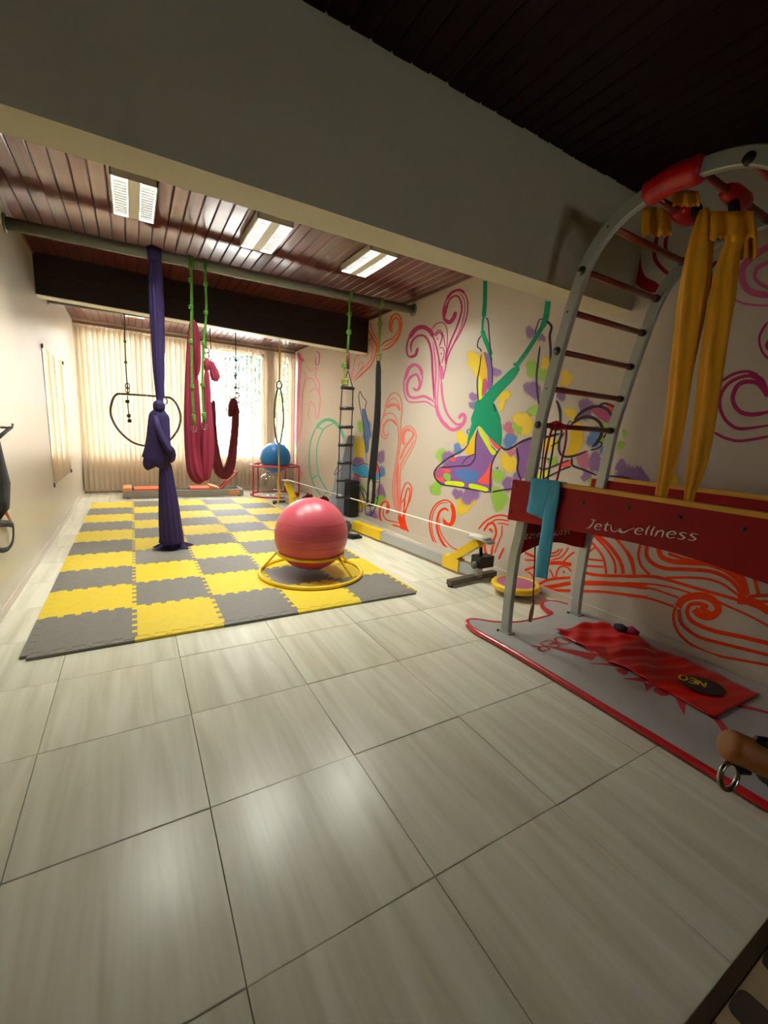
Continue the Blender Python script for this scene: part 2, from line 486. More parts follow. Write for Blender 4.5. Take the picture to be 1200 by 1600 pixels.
# ceiling boards, three bays
def ceil_bay(name, y0, y1, wood='ceiling_plank'):
    c = struct(name, Geo().box((LW - .1, y0, ZC + .012), (W + .1, y1, ZC + .1)), 'blackout')
    p = .1007; L = y1 - y0; w = p - .004
    G = Geo(); b = .006
    prof = [(-w / 2, .012), (-w / 2, b), (-w / 2 + b, 0), (w / 2 - b, 0), (w / 2, b), (w / 2, .012)]
    G.prism(prof[::-1], 'y', -L / 2, L / 2)
    first = None
    for k in range(38):
        x = LW + p * (k + .5)
        loc = (x, (y0 + y1) / 2, ZC)
        if first is None:
            first = mesh_obj('plank', G, wood, c, origin=(0, 0, 0)); o = first
        else: o = inst(first, loc, c)
        o.location = loc; o.rotation_euler = (rt.gauss(0, .0015), rt.gauss(0, .012), 0)
    return c
BY0, BY1, BZ = 1.884, 2.066, 2.208
SY0, SY1, SZ = 5.80, 5.96, 2.45
SZL, SZR = 2.50, 2.435
ceil_bay('ceiling', BY1, SY0)
ceil_bay('ceiling_window_bay', SY1, YB)
ceil_bay('ceiling_entrance_bay', YF, BY0, 'ceiling_plank_shaded')
struct('ceiling_beam', Geo().box((LW, BY0, BZ), (W, BY1, ZC + .1)), 'beam_paint')
def soffit_slab(y0, y1, tl, tr, bl, br_):
    return Geo().add([(LW, y0, bl), (W, y0, br_), (W, y1, br_), (LW, y1, bl), (LW, y0, tl), (W, y0, tr), (W, y1, tr), (LW, y1, tl)], [(3, 2, 1, 0), (4, 5, 6, 7), (0, 1, 5, 4), (1, 2, 6, 5), (2, 3, 7, 6), (3, 0, 4, 7)])
wb = struct('wooden_soffit', soffit_slab(SY0 + .02, SY1, ZC + .1, ZC + .1, SZL + .02, SZR + .02), 'blackout')
mesh_obj('board', soffit_slab(SY0, SY0 + .02, 2.70, 2.67, SZL, SZR), 'dark_wood', wb)
mesh_obj('board', soffit_slab(SY0, SY0 + .02, ZC + .012, ZC + .012, 2.702, 2.672), 'dark_wood', wb)
mesh_obj('bottom_board', soffit_slab(SY0, SY1, SZL, SZR, SZL - .008, SZR - .008), 'white_metal', wb)
for s_, x in (('left', LW), ('right', W)):
    for k, (y0, y1) in enumerate(((BY1, SY0), (SY1, YB))):
        sg = 1 if s_ == 'left' else -1
        struct('trim_%d' % (2 + k + (0 if s_ == 'left' else 2)), Geo().box((min(x, x + sg * .022), y0, ZC - .022), (max(x, x + sg * .022), y1, ZC)), 'ceiling_plank')

# windows
for n_, (a, b) in enumerate(WX):
    w_ = struct('window_%d' % (n_ + 1), Geo().box((a, YB + .06, WZ[0]), (a + .04, YB + .1, WZ[1])).box((b - .04, YB + .06, WZ[0]), (b, YB + .1, WZ[1]))
                .box((a, YB + .06, WZ[0]), (b, YB + .1, WZ[0] + .04)).box((a, YB + .06, WZ[1] - .04), (b, YB + .1, WZ[1])), 'window_frame')
    npan = 4 if n_ == 0 else 1
    pw = (b - a - .08) / npan
    for k in range(npan):
        x = a + .04 + k * pw
        if k: mesh_obj('mullion', Geo().box((x - .018, YB + .055, WZ[0] + .04), (x + .018, YB + .1, WZ[1] - .04)), 'window_frame', w_)
        mesh_obj('pane', Geo().box((x + .018, YB + .078, WZ[0] + .04), (x + pw - .018, YB + .083, WZ[1] - .04)), 'window_glass', w_)
    # security bars outside
    nb = max(3, int((b - a) / .13))
    for k in range(1, nb):
        x = a + (b - a) * k / nb
        mesh_obj('security_bar', Geo().tube([(x, YB + .16, WZ[0]), (x, YB + .16, WZ[1])], .006, 6), 'grille', w_)
    for k in range(1, 8):
        z = WZ[0] + (WZ[1] - WZ[0]) * k / 8
        mesh_obj('cross_bar', Geo().tube([(a, YB + .17, z), (b, YB + .17, z)], .006, 6), 'grille', w_)

# ------------------------------------------------------------------ outside
struct('ground_outside', Geo().box((-14, YB + .3, -3.2), (18, 40, -3.0)), 'ground_out')
nb = thing('neighbour_wall', 'white rendered wall outside the window, lit by the sky', 'wall', (4, 15.0, -3.0))
mesh_obj('wall', Geo().box((-8, 15, -3.0), (14, 15.3, 1.55)), 'white_render', nb)
mesh_obj('coping', Geo().box((-8, 14.95, 1.55), (14, 15.35, 1.62)), 'white_metal', nb)
def tree(x, y, zc, r, label):
    t = thing('tree', label, 'tree', (x, y, -3.0), 'trees outside the window')
    mesh_obj('trunk', Geo().tube([(x, y, -3), (x + .1, y, 0), (x, y + .1, zc)], [.22, .16, .08], 8), 'bark', t)
    G = Geo(); rr = random.Random(int(x * 100))
    for k in range(2600):
        d = Vector((rr.gauss(0, 1), rr.gauss(0, 1), rr.gauss(0, .8))); d.normalize()
        p = Vector((x, y, zc)) + d * r * (rr.random() ** .4) * (1 + .25 * math.sin(5 * d.x + 3 * d.z))
        u = Vector((rr.gauss(0, 1), rr.gauss(0, 1), rr.gauss(0, 1))).normalized(); v = u.orthogonal().normalized(); s = .1 + .09 * rr.random()
        G.add([p - u * s, p + v * s * .5, p + u * s, p - v * s * .5], [(0, 1, 2, 3)])
    o = mesh_obj('foliage', G, 'leaf', t); o['kind'] = 'stuff'
tree(5.2, 18.6, 3.7, 2.3, 'green leafy tree outside, left of the pair seen through the open blind')
tree(11.2, 20.0, 3.4, 2.1, 'green leafy tree outside, right of the pair seen through the open blind')

# ------------------------------------------------------------------ vertical blinds
def blind(label, x0, x1, ang, seed, amp):
    y = YB - .09; zt, zb = 2.80, .045
    t = thing('vertical_blind', label, 'blind', ((x0 + x1) / 2, y, zb), 'vertical blinds across the window wall')
    mesh_obj('headrail', Geo().box((x0, y - .022, zt), (x1, y + .022, zt + .045)), 'headrail', t)
    rr = random.Random(seed); n = int(round((x1 - x0) / .079)); first = None
    w = .0445; G = Geo(); V = []; Fc = []
    m = 5
    for k in range(m):
        u = -1 + 2 * k / (m - 1)
        for z in (zb, zt - .03): V.append((u * w, .006 * (1 - u * u), z))
    for k in range(m - 1): Fc.append((2 * k, 2 * k + 2, 2 * k + 3, 2 * k + 1))
    G.add(V, Fc, smooth=True)
    G.box((-.012, -.002, zt - .03), (.012, .002, zt + .002), 1)
    G.box((-w * .95, -.003, zb), (w * .95, .005, zb + .025), 1)
    for k in range(n):
        x = x0 + (k + .5) * (x1 - x0) / n
        loc = Vector((x, y, 0)) - WL[t.name]
        if first is None:
            first = mesh_obj('slat', G, ['slat', 'slat'], t, origin=(0, 0, 0)); o = first
        else: o = inst(first, loc, t)
        o.location = loc
        o.rotation_euler = (rr.gauss(0, .0012), rr.gauss(0, .0015), math.radians(ang + rr.gauss(0, amp)))
    # bead chain linking the slat feet
    mesh_obj('bead_chain', Geo().tube([(x0, y - .01, zb + .012), (x1, y - .01, zb + .012)], .0015, 5), 'white_metal', t)
    return t
blind('closed beige vertical blind filling the left half of the window', -.755, 1.26, 24, 1, 4)
blind('half-open beige vertical blind in front of the trees', 1.27, 2.40, 62, 2, 5)
blind('narrow beige vertical blind beside the mural wall corner', 2.56, 2.97, 40, 3, 4)
blind('closed strip of beige blind slats in front of the window pier', 2.405, 2.555, 8, 4, 2)
mesh_obj('blind_wand', Geo().tube([(LW + .06, YB - .12, 2.75), (LW + .065, YB - .13, .95)], .005, 6), 'white_metal').__setitem__('label', 'thin white blind wand hanging in the left corner')
bpy.data.objects['blind_wand']['category'] = 'wand'

# wall mirror held by clips
my0, my1, mz0, mz1 = 5.88, 7.45, .545, 2.01
t = thing('wall_mirror', 'frameless mirror clipped to the left wall, reflecting the blinds', 'mirror', (LW, (my0 + my1) / 2, mz0))
mesh_obj('mirror_glass', Geo().box((LW + .001, my0, mz0), (LW + .006, my1, mz1)), 'mirror', t)
for (y, z) in ((my0, mz0), (my1, mz0), (my0, mz1), (my1, mz1)):
    mesh_obj('clip', Geo().box((LW, y - .018, z - .022), (LW + .014, y + .018, z + .022)), 'thumb_grey', t)

# ------------------------------------------------------------------ ceiling lamps
def lamp(x, y, label, power):
    w, l, h = .275, .62, .065; zb = ZC - h
    t = thing('ceiling_lamp', label, 'lamp', (x, y, zb), 'fluorescent ceiling lamps')
    x0, x1, y0, y1 = x - w / 2, x + w / 2, y - l / 2, y + l / 2
    G = Geo().box((x0, y0, ZC - .008), (x1, y1, ZC)).box((x0, y0, zb), (x0 + .008, y1, ZC)).box((x1 - .008, y0, zb), (x1, y1, ZC)).box((x0, y0, zb), (x1, y0 + .008, ZC)).box((x0, y1 - .008, zb), (x1, y1, ZC))
    mesh_obj('housing', G, 'white_metal', t)
    mesh_obj('centre_bar', Geo().box((x - .036, y0 + .008, zb + .001), (x + .036, y1 - .008, ZC - .008)), 'white_metal', t)
    for s in (-1, 1):
        xa, xb = (x0 + .009, x - .037) if s < 0 else (x + .037, x1 - .009)
        xm = (xa + xb) / 2
        rf = mesh_obj('reflector', Geo().add([(xa, y0 + .01, zb + .004), (xa + .014, y0 + .01, ZC - .012), (xb - .014, y0 + .01, ZC - .012), (xb, y0 + .01, zb + .004),
                                         (xa, y1 - .01, zb + .004), (xa + .014, y1 - .01, ZC - .012), (xb - .014, y1 - .01, ZC - .012), (xb, y1 - .01, zb + .004)],
                                        [(0, 1, 5, 4), (1, 2, 6, 5), (2, 3, 7, 6)]), 'reflector', t)
        for k in range(1, 15):
            yy = y0 + l * k / 15
            mesh_obj('louver', Geo().add([(xa + .002, yy - .0007, zb + .002), (xb - .002, yy - .0007, zb + .002), (xb - .002, yy + .0007, zb + .002), (xa + .002, yy + .0007, zb + .002),
                                          (xa + .008, yy - .007, zb + .025), (xb - .008, yy - .007, zb + .025), (xb - .008, yy + .007, zb + .025), (xa + .008, yy + .007, zb + .025)],
                                         [(3, 2, 1, 0), (4, 5, 6, 7), (0, 1, 5, 4), (1, 2, 6, 5), (2, 3, 7, 6), (3, 0, 4, 7)]), 'louver', rf)
        mesh_obj('tube', Geo().tube([(xm, y0 + .02, ZC - .026), (xm, y1 - .02, ZC - .026)], .0125, 10), 'lamp_tube', t)
        ld = bpy.data.lights.new('lamp_light', 'AREA'); ld.shape = 'RECTANGLE'; ld.size = xb - xa - .02; ld.size_y = l - .05
        ld.energy = power; ld.color = (.98, 1.0, .88); ld.spread = math.radians(180)
        lo = bpy.data.objects.new('lamp_light', ld); COL.objects.link(lo); lo.parent = t
        lo.location = Vector((xm, y, zb + .030)) - WL[t.name]
    return t
mat('lamp_tube', (255, 250, 240), .4, emit=2.0)
lamp(.085, 3.88, 'white louvred ceiling lamp nearest the left wall', LAMP_W * .7)
lamp(1.02, 3.88, 'white louvred ceiling lamp in the middle of the three', LAMP_W)
lamp(1.965, 3.86, 'white louvred ceiling lamp nearest the mural wall', LAMP_W)
lamp(.1, 7.6, 'small far ceiling lamp behind the purple silk, near the blinds', LAMP_W * .5)
lamp(1.75, 7.6, 'far ceiling lamp near the blinds, towards the mural wall', LAMP_W * .5)

# ------------------------------------------------------------------ rigging pipes
def pipe(y, zl, zr, r, label):
    t = thing('rigging_pipe', label, 'pipe', (LW, y, zl))
    mesh_obj('pipe', Geo().tube([(LW + .012, y, zl), (W - .012, y, zr)], r, 20), 'pipe_grey', t)
    for x0, x1, z in ((LW, LW + .012, zl), (W - .012, W, zr)):
        mesh_obj('wall_flange', Geo().tube([(x0, y, z), (x1, y, z)], r * 1.5, 20), 'pipe_grey', t)
PY, PR = 4.64, .047
def pz_at(x): return 2.735 + (x - LW) / (W - LW) * .045
PZ = 2.755
QY, QZ, QR = 6.55, 2.612, .034
pipe(PY, 2.735, 2.78, PR, 'thick grey steel pipe spanning the room in front of the dark soffit')
pipe(QY, QZ, QZ, QR, 'thinner grey pipe spanning the room beyond the dark soffit')

def loop_on_pipe(x, y, z, r, th, mats, parent, n=3, w=.02):
    if y == PY: z = pz_at(x)
    for k in range(n):
        xx = x + (k - (n - 1) / 2) * w
        pts = [(xx, y + (r + th) * math.cos(a), z + (r + th) * math.sin(a)) for a in [2 * PI * i / 16 for i in range(16)]]
        mesh_obj('pipe_wrap', Geo().tube(pts, th, 6, closed=True, ref=(1, 0, 0)), mats, parent)
def knot(p, r, m, parent, name='knot'):
    p = Vector(p); G = Geo()
    for k in range(3):
        c = p + Vector((0, 0, (k - 1) * r * .7))
        G.tube([(c.x + r * math.cos(a), c.y + r * math.sin(a), c.z + .25 * r * math.sin(a + k)) for a in [2 * PI * i / 10 for i in range(10)]], r * .55, 6, closed=True, ref=(0, 0, 1))
    return mesh_obj(name, G, m, parent)
def carabiner(p, h, m, parent, name='carabiner'):
    p = Vector(p); pts = [(p.x + .34 * h * math.cos(a), p.y, p.z + h * .5 * math.sin(a)) for a in [2 * PI * i / 16 for i in range(16)]]
    return mesh_obj(name, Geo().tube(pts, h * .085, 6, closed=True, ref=(0, 1, 0)), m, parent)

# purple silk tied on the front pipe
def silk_sections(sec, y, flat, pleats, amp, n=40, phase=0, dy=None):
    """sec = [(left px, right px, row px)] on the plane y -> gathered cloth column"""
    path = []; rad = []
    S = cr(sec, 5)
    for (l, r, py) in S:
        a = atY(l, py, y); b = atY(r, py, y)
        path.append((a + b) / 2); rad.append((b - a).length / 2)
    if dy:
        for i in range(len(path)): path[i] = path[i] + Vector((0, dy(i / (len(path) - 1)), 0))
    return Geo().tube(path, rad, n, flat=flat, pleats=pleats, amp=amp, phase=phase, twist=.05)
def zs(x0, y0, s, L):
    return [(x0 + a * s, x0 + b * s, y0 + c * s) for (a, b, c) in L]
base = atZ(266, 856, .03)
t = thing('aerial_silk', 'dark purple aerial silk knotted midway, hanging from the front pipe to the mat', 'aerial silk', (base.x, PY, .02))
mesh_obj('pipe_wrap', Geo().tube([(atY(229, 392, PY).x, PY, pz_at(.2)), (.225, PY, pz_at(.2) + .004), (atY(250, 396, PY).x + .01, PY, pz_at(.25))], [PR * 1.15, PR * 1.5, PR * 1.2], 20, ref=(0, 0, 1), pleats=7, amp=.05), 'silk_purple', t)
mesh_obj('upper_drop', silk_sections(zs(220, 380, .3125, [(30, 112, 45), (46, 100, 95), (40, 106, 150), (42, 112, 250), (46, 116, 340), (54, 118, 480), (64, 118, 640), (76, 114, 760), (80, 112, 800)]), PY, .75, 11, .10), 'silk_purple', t)
mesh_obj('knot', silk_sections(zs(220, 380, .3125, [(84, 108, 785), (66, 120, 800), (62, 122, 815), (66, 120, 832), (84, 108, 845)]), PY - .01, 1.0, 5, .06), 'silk_purple', t)
mesh_obj('gathered_loop', silk_sections(zs(220, 380, .3125, [(78, 115, 828), (46, 138, 860), (38, 143, 910), (30, 146, 980), (20, 150, 1040), (8, 140, 1090), (12, 110, 1112), (40, 90, 1122)]), PY, .62, 9, .09), 'silk_purple', t)
mesh_obj('gathered_fold', Geo().tube([atY(220 + .3125 * a, 380 + .3125 * b, PY - .085) for a, b in ((70, 860), (85, 920), (110, 980), (140, 1030), (160, 1050))], [.02, .028, .032, .036, .03], 14, pleats=4, amp=.1), 'silk_purple', t)
mesh_obj('gathered_end', silk_sections(zs(220, 380, .3125, [(120, 150, 1010), (110, 168, 1035), (108, 173, 1060), (112, 165, 1085), (125, 150, 1098)]), PY - .03, .9, 6, .1), 'silk_purple', t)
mesh_obj('tail', silk_sections(zs(220, 380, .3125, [(98, 140, 1085), (94, 156, 1130), (92, 172, 1220), (92, 188, 1310), (94, 200, 1400), (98, 210, 1470), (96, 214, 1500)]), PY, .7, 12, .10, dy=lambda u: .05 * u), 'silk_purple', t)
G = Geo(); cx, cy = (atZ(250, 853, .04) + atZ(289, 852, .04)).xy / 2
V = [(cx, cy, .075)]; n = 34
for k in range(n):
    a = 2 * PI * k / n; V.append((cx + .115 * math.cos(a), cy + .085 * math.sin(a), .062 + .01 * math.sin(5 * a)))
for k in range(n):
    a = 2 * PI * k / n; r = 1 + .22 * math.sin(7 * a + 1) + .12 * math.sin(13 * a); V.append((cx + .165 * r * math.cos(a), cy + .12 * r * math.sin(a), .026 + .006 * math.sin(9 * a)))
Fc = [(0, 1 + k, 1 + (k + 1) % n) for k in range(n)] + [(1 + k, 1 + n + k, 1 + n + (k + 1) % n, 1 + (k + 1) % n) for k in range(n)]
mesh_obj('hem', G.add(V, Fc, smooth=True), 'silk_purple', t)

# knotted ropes with handles on the front pipe
def knotted_rope(pxs, label, m_up, m_low, knots, end):
    top = atY(pxs[0][0], pxs[0][1], PY)
    t = thing('knotted_rope', label, 'rope', (top.x, PY - .055, atY(*end, PY).z), 'green ropes on the front pipe')
    yr = PY - .055
    loop_on_pipe(top.x, PY, PZ, PR, .006, m_up, t, 3, .014)
    pts = [Vector((top.x, yr, PZ - .02))] + [Vector((atY(px, py, PY).x, yr, atY(px, py, PY).z)) for px, py in pxs[1:]]
    for off in (-.005, .005):
        mesh_obj('strand', Geo().tube([p + Vector((off, 0, 0)) for p in cr([tuple(q) for q in pts], 4) and [Vector(q) for q in cr([tuple(q) for q in pts], 4)]], .0052, 6), m_up, t)
    for (px, py) in knots:
        p = atY(px, py, PY); knot((p.x, yr, p.z), .014, m_up, t)
    p = atY(*end, PY)
    hs = mesh_obj('grip', Geo().tube([(p.x, yr, p.z + .10), (p.x, yr, p.z)], [.017, .019], 10), m_low, t)
    carabiner((p.x, yr, p.z - .03), .075, 'chrome', t)
    return t
knotted_rope([(297, 405), (298, 482), (298, 535), (299, 605), (302, 650)], 'knotted green rope with a metal clip, left of the two beside the pink hammock', 'rope_green', 'rope_olive', [(296, 440), (297, 482), (297, 535), (299, 605), (301, 651)], (302, 664))
knotted_rope([(319, 407), (320, 448), (321, 490), (317, 538), (315, 600), (317, 650)], 'knotted green rope with a metal clip, right of the two beside the pink hammock', 'rope_green', 'tape_green', [(320, 447), (320, 490), (317, 538), (315, 602), (317, 648)], (318, 660))

# pink hammock (behind the green ropes)
HX, HY0, HS = 275, 480, .1813
HYp = PY + .10
def hz(L): return zs(HX, HY0, HS, L)
bb = atY(HX + 210 * HS, HY0 + 1480 * HS, HYp)
t = thing('aerial_hammock', 'pink fabric aerial hammock hanging in a deep loop from the front pipe', 'hammock', (bb.x, HYp, bb.z))
tp = atY(HX + 148 * HS, HY0 + 120 * HS, HYp)
for nm, p in (('hanging_cord', tp), ('hanging_cord', atY(HX + 262 * HS, HY0 + 360 * HS, HYp))):
    mesh_obj(nm, Geo().tube([(p.x, HYp, p.z), (p.x, PY + PR + .012, PZ)], .005, 6), 'rope_green', t)
    loop_on_pipe(p.x, PY, PZ, PR, .005, 'rope_green', t, 1)
mesh_obj('cloth_left', silk_sections(hz([(140, 158, 108), (118, 172, 150), (104, 178, 260), (92, 182, 420), (84, 188, 600), (78, 200, 800), (76, 212, 1000), (80, 222, 1150), (88, 236, 1300), (104, 262, 1410), (140, 280, 1462), (205, 285, 1490), (235, 265, 1497)]), HYp, .75, 9, .13), 'silk_pink', t)
mesh_obj('cloth_right', silk_sections(hz([(255, 280, 545), (245, 288, 600), (240, 300, 760), (238, 312, 900), (225, 322, 1050), (215, 326, 1200), (215, 320, 1340), (222, 300, 1430), (232, 282, 1478), (245, 262, 1492)]), HYp - .03, .75, 7, .13), 'silk_pink', t)
mesh_obj('cloth_tail', silk_sections(hz([(142, 160, 112), (146, 186, 160), (150, 206, 260), (156, 212, 380), (162, 214, 470), (172, 206, 540), (176, 192, 590)]), HYp - .05, .5, 7, .14), 'silk_pink', t)
kp = atY(HX + 266 * HS, HY0 + 500 * HS, HYp)
mesh_obj('knot', silk_sections(hz([(256, 280, 440), (244, 292, 470), (238, 296, 505), (246, 286, 540), (256, 278, 560)]), HYp - .02, 1, 5, .1), 'silk_pink', t)
mesh_obj('knot_tail', silk_sections(hz([(276, 300, 462), (286, 330, 490), (292, 350, 530), (296, 368, 570), (300, 374, 600), (322, 352, 640)]), HYp - .03, .5, 6, .14), 'silk_pink', t)
for k in range(2):
    p = atY(HX + 262 * HS, HY0 + (372 + 46 * k) * HS, HYp); carabiner(p, .07, 'chrome', t)

# maroon hammock on the rear pipe
def hy(a, b, y=QY): return atY(HX + a * HS, HY0 + b * HS, y)
bb = hy(415, 1465)
t = thing('aerial_hammock', 'dark red fabric hammock hanging in a narrow loop from the rear pipe', 'hammock', tuple(bb))
pts = [hy(508, 800), hy(516, 900), hy(508, 1050), hy(492, 1220), hy(468, 1360), hy(430, 1430), hy(395, 1430), hy(360, 1370), hy(335, 1220), hy(318, 1050), hy(312, 900), hy(316, 820)]
rr_ = [.028, .045, .05, .055, .065, .075, .075, .065, .055, .05, .045, .025]
PR_ = cr([tuple(p) + (r,) for p, r in zip(pts, rr_)], 5)
mesh_obj('cloth_loop', Geo().tube([q[:3] for q in PR_], [q[3] for q in PR_], 28, flat=1.2, pleats=9, amp=.09), 'silk_maroon', t)
mesh_obj('cloth_end', silk_sections(hz([(492, 516, 785), (462, 520, 820), (452, 510, 880), (450, 496, 930), (466, 488, 945)]), QY - .03, .6, 6, .1), 'silk_maroon', t)
mesh_obj('cloth_end', silk_sections(hz([(312, 324, 800), (308, 336, 830), (310, 342, 900), (316, 342, 950), (322, 338, 970)]), QY - .03, .6, 6, .1), 'silk_maroon', t)
a = hy(514, 220); b_ = hy(516, 700)
mesh_obj('hanging_cord', Geo().tube([(a.x, QY, QZ), (a.x, QY, a.z), b_], .007, 6), 'rope_dark', t)
for q in (460, 590, 690): knot(hy(515, q), .013, 'rope_dark', t)
for q in (720, 760, 805): carabiner(hy(527, q), .085, 'steel_ring', t)
a = hy(318, 810)
mesh_obj('hanging_cord', Geo().tube([(a.x, QY, a.z), (a.x - .02, QY, QZ)], .006, 6), 'rope_dark', t)
loop_on_pipe(hy(514, 220).x, QY, QZ, QR, .005, 'rope_dark', t, 2, .012)

# D-shaped hoop on the rear pipe
ZX, ZY, ZS = 40, 460, .21667
def dz(a, b, y=QY): return atY(ZX + a * ZS, ZY + b * ZS, y)
bb = dz(850, 1090)
t = thing('aerial_hoop', 'brown steel half-moon aerial hoop with a flat top, behind the purple silk', 'hoop', tuple(bb))
hp = cr([tuple(dz(*q)) for q in ((700, 718), (860, 728), (1000, 740), (1050, 750), (1090, 795), (1118, 880), (1100, 970), (1040, 1050), (950, 1090), (860, 1092), (770, 1065), (680, 990), (625, 900), (612, 830), (630, 755), (660, 720))], 5, closed=True)
mesh_obj('hoop_bar', Geo().tube(hp, .014, 8, closed=True, ref=(0, 1, 0)), 'hoop_steel', t)
L1 = [dz(712, 140), dz(716, 330), dz(722, 490), dz(728, 600), dz(735, 660)]
mesh_obj('hanging_cord', Geo().tube([(L1[0].x, QY, QZ)] + L1 + [dz(736, 720)], .006, 6), 'rope_dark', t)
for q in ((714, 225), (716, 340), (722, 490)): knot(dz(*q), .012, 'rope_olive', t)
for q in ((735, 660), (735, 690)): carabiner(dz(*q), .07, 'dark_steel', t)
mesh_obj('loose_cord', Geo().tube([dz(735, 730), dz(734, 775), dz(744, 870), dz(750, 915)], .005, 6), 'rope_dark', t)
for q in ((734, 772), (744, 875), (750, 912)): knot(dz(*q), .016, 'rope_dark', t)
a = dz(1000, 690)
mesh_obj('hanging_cord', Geo().tube([(a.x, QY, QZ), dz(998, 690), dz(1000, 742)], .006, 6), 'rope_dark', t)
carabiner(dz(1002, 770), .09, 'dark_steel', t)
for p in (L1[0], a): loop_on_pipe(p.x, QY, QZ, QR, .005, 'rope_dark', t, 2, .012)

# lyra ring seen edge-on, on a yellow strap
LX = atY(436, 650, QY)
zt_, zb_ = atY(435, 607, QY).z, atY(436, 693, QY).z
t = thing('aerial_ring', 'green-taped aerial ring seen nearly edge-on, hanging over the blue ball', 'hoop', (LX.x, QY, zb_))
cz_, R_ = (zt_ + zb_) / 2, (zt_ - zb_) / 2
va = math.atan2(LX.x, QY) + .16
pts = [(LX.x + R_ * math.cos(a) * math.sin(va), QY + R_ * math.cos(a) * math.cos(va), cz_ + R_ * math.sin(a)) for a in [2 * PI * i / 40 for i in range(40)]]
mesh_obj('ring_bar', Geo().tube(pts, .013, 8, closed=True, ref=(1, 0, 0)), 'tape_green', t)
mesh_obj('hanging_strap', Geo().bar((LX.x, QY, QZ), (LX.x, QY, zt_ + .11), .022, .004, up=(0, 1, 0)), 'rope_yellow', t)
carabiner((LX.x, QY, zt_ + .05), .11, 'dark_steel', t)
mesh_obj('hanging_tape', Geo().tube([(LX.x, QY, zb_), (LX.x + .005, QY, .7), (LX.x - .005, QY, .45), (LX.x + .012, QY, .3), (LX.x - .01, QY, .12)], [.012, .014, .017, .02, .012], 8, flat=.4), 'rope_yellow', t)
loop_on_pipe(LX.x, QY, QZ, QR, .005, 'rope_yellow', t, 2, .012)

# rope ladder on the front pipe
def py_(px, py): return atY(px, py, PY)
t = thing('rope_ladder', 'black webbing rope ladder hanging from a green rope in front of the mint ring mural', 'ladder', tuple(py_(538, 790)))
top = py_(546, 474)
loop_on_pipe(top.x, PY, PZ, PR, .006, 'rope_green', t, 3, .014)
mesh_obj('hanging_rope', Geo().tube([(top.x, PY, PZ - PR), py_(546, 492), py_(545, 520), py_(543, 552)], .015, 8), 'rope_green', t)
for q in ((546, 491), (545, 519), (538, 571)): knot(py_(*q), .02, 'rope_green', t)
mesh_obj('hanging_rope', Geo().tube([py_(544, 550), py_(540, 556), py_(538, 572), py_(539, 588), py_(539, 597)], .011, 8), 'rope_olive', t)
mesh_obj('strap_wrap', Geo().tube([py_(544, 551), py_(544, 577)], [.014, .017], 8), 'maroon_strap', t)
knot(py_(539, 597), .028, 'rope_olive', t)
RX, RY, RS = 460, 520, .19376
def rz(a, b): return py_(RX + a * RS, RY + b * RS)
rails = ([(432, 310), (385, 440), (375, 610), (368, 760), (362, 905), (357, 1050), (350, 1190), (345, 1325)], [(432, 300), (472, 450), (468, 610), (462, 760), (458, 905), (452, 1050), (446, 1190), (440, 1325)])
for R0 in rails:
    P_ = [rz(*q) for q in R0]
    G = Geo()
    for k in range(len(P_) - 1): G.bar(P_[k], P_[k + 1], .012, .004, up=(0, 1, 0))
    mesh_obj('side_strap', G, 'black_webbing', t)
for k in range(1, 8):
    a, b_ = rz(*rails[0][k]), rz(*rails[1][k])
    mesh_obj('rung', Geo().tube([a + Vector((-.012, 0, .0)), b_ + Vector((.012, 0, 0))], .019, 10), 'black_plastic', t)

# pair of black straps
t = thing('aerial_straps', 'long black aerial strap loop hanging beside the rope ladder', 'strap', tuple(py_(579, 790)))
top = py_(594, 486)
loop_on_pipe(top.x, PY, PZ, PR, .006, 'rope_olive', t, 3, .016)
ys = PY - .02
for off in (-.013, .013):
    mesh_obj('hanging_rope', Geo().tube([(top.x + off, PY, PZ - PR), tuple(py_(593, 535) + Vector((off * .5, 0, 0))), tuple(py_(591, 560))], .008, 6), 'rope_olive', t)
knot(py_(594, 506), .02, 'rope_olive', t); knot(py_(592, 557), .022, 'rope_olive', t)
carabiner(py_(591, 562), .07, 'chrome', t)
def strip(ptsw, y, th, m, nm):
    G = Geo(); V = []; S = cr(ptsw, 4)
    for (l, r, py) in S:
        a = atY(l, py, y); b = atY(r, py, y)
        V += [a - Vector((0, th, 0)), b - Vector((0, th, 0)), b + Vector((0, th, 0)), a + Vector((0, th, 0))]
    Fc = [(0, 1, 2, 3)]
    for i in range(len(S) - 1):
        for k in range(4):
            l = (k + 1) % 4
            Fc.append((i * 4 + k, (i + 1) * 4 + k, (i + 1) * 4 + l, i * 4 + l))
    e = (len(S) - 1) * 4
    Fc.append((e + 3, e + 2, e + 1, e))
    return mesh_obj(nm, G.add(V, Fc), m, t)
strip([(589, 593, 564), (587.5, 595, 580), (586.5, 594, 620), (584, 593, 660), (580, 590, 700), (576, 587, 740), (574.5, 577.5, 752), (573, 576, 775), (572, 575, 786)], PY - .01, .006, 'black_webbing', 'strap')
strip([(576, 587, 738), (582, 587, 752), (581, 586, 775), (580, 585, 784), (577, 584, 788), (571, 584, 791)], PY - .02, .006, 'black_webbing', 'strap')
strip([(589, 593, 566), (588, 595, 600), (585, 594, 660), (579, 589, 720), (577, 587, 745)], PY + .012, .004, 'black_webbing', 'strap')
mesh_obj('strap_tail', Geo().bar(py_(593, 607), py_(595, 617), .014, .003, up=(0, 1, 0)), 'black_webbing', t)

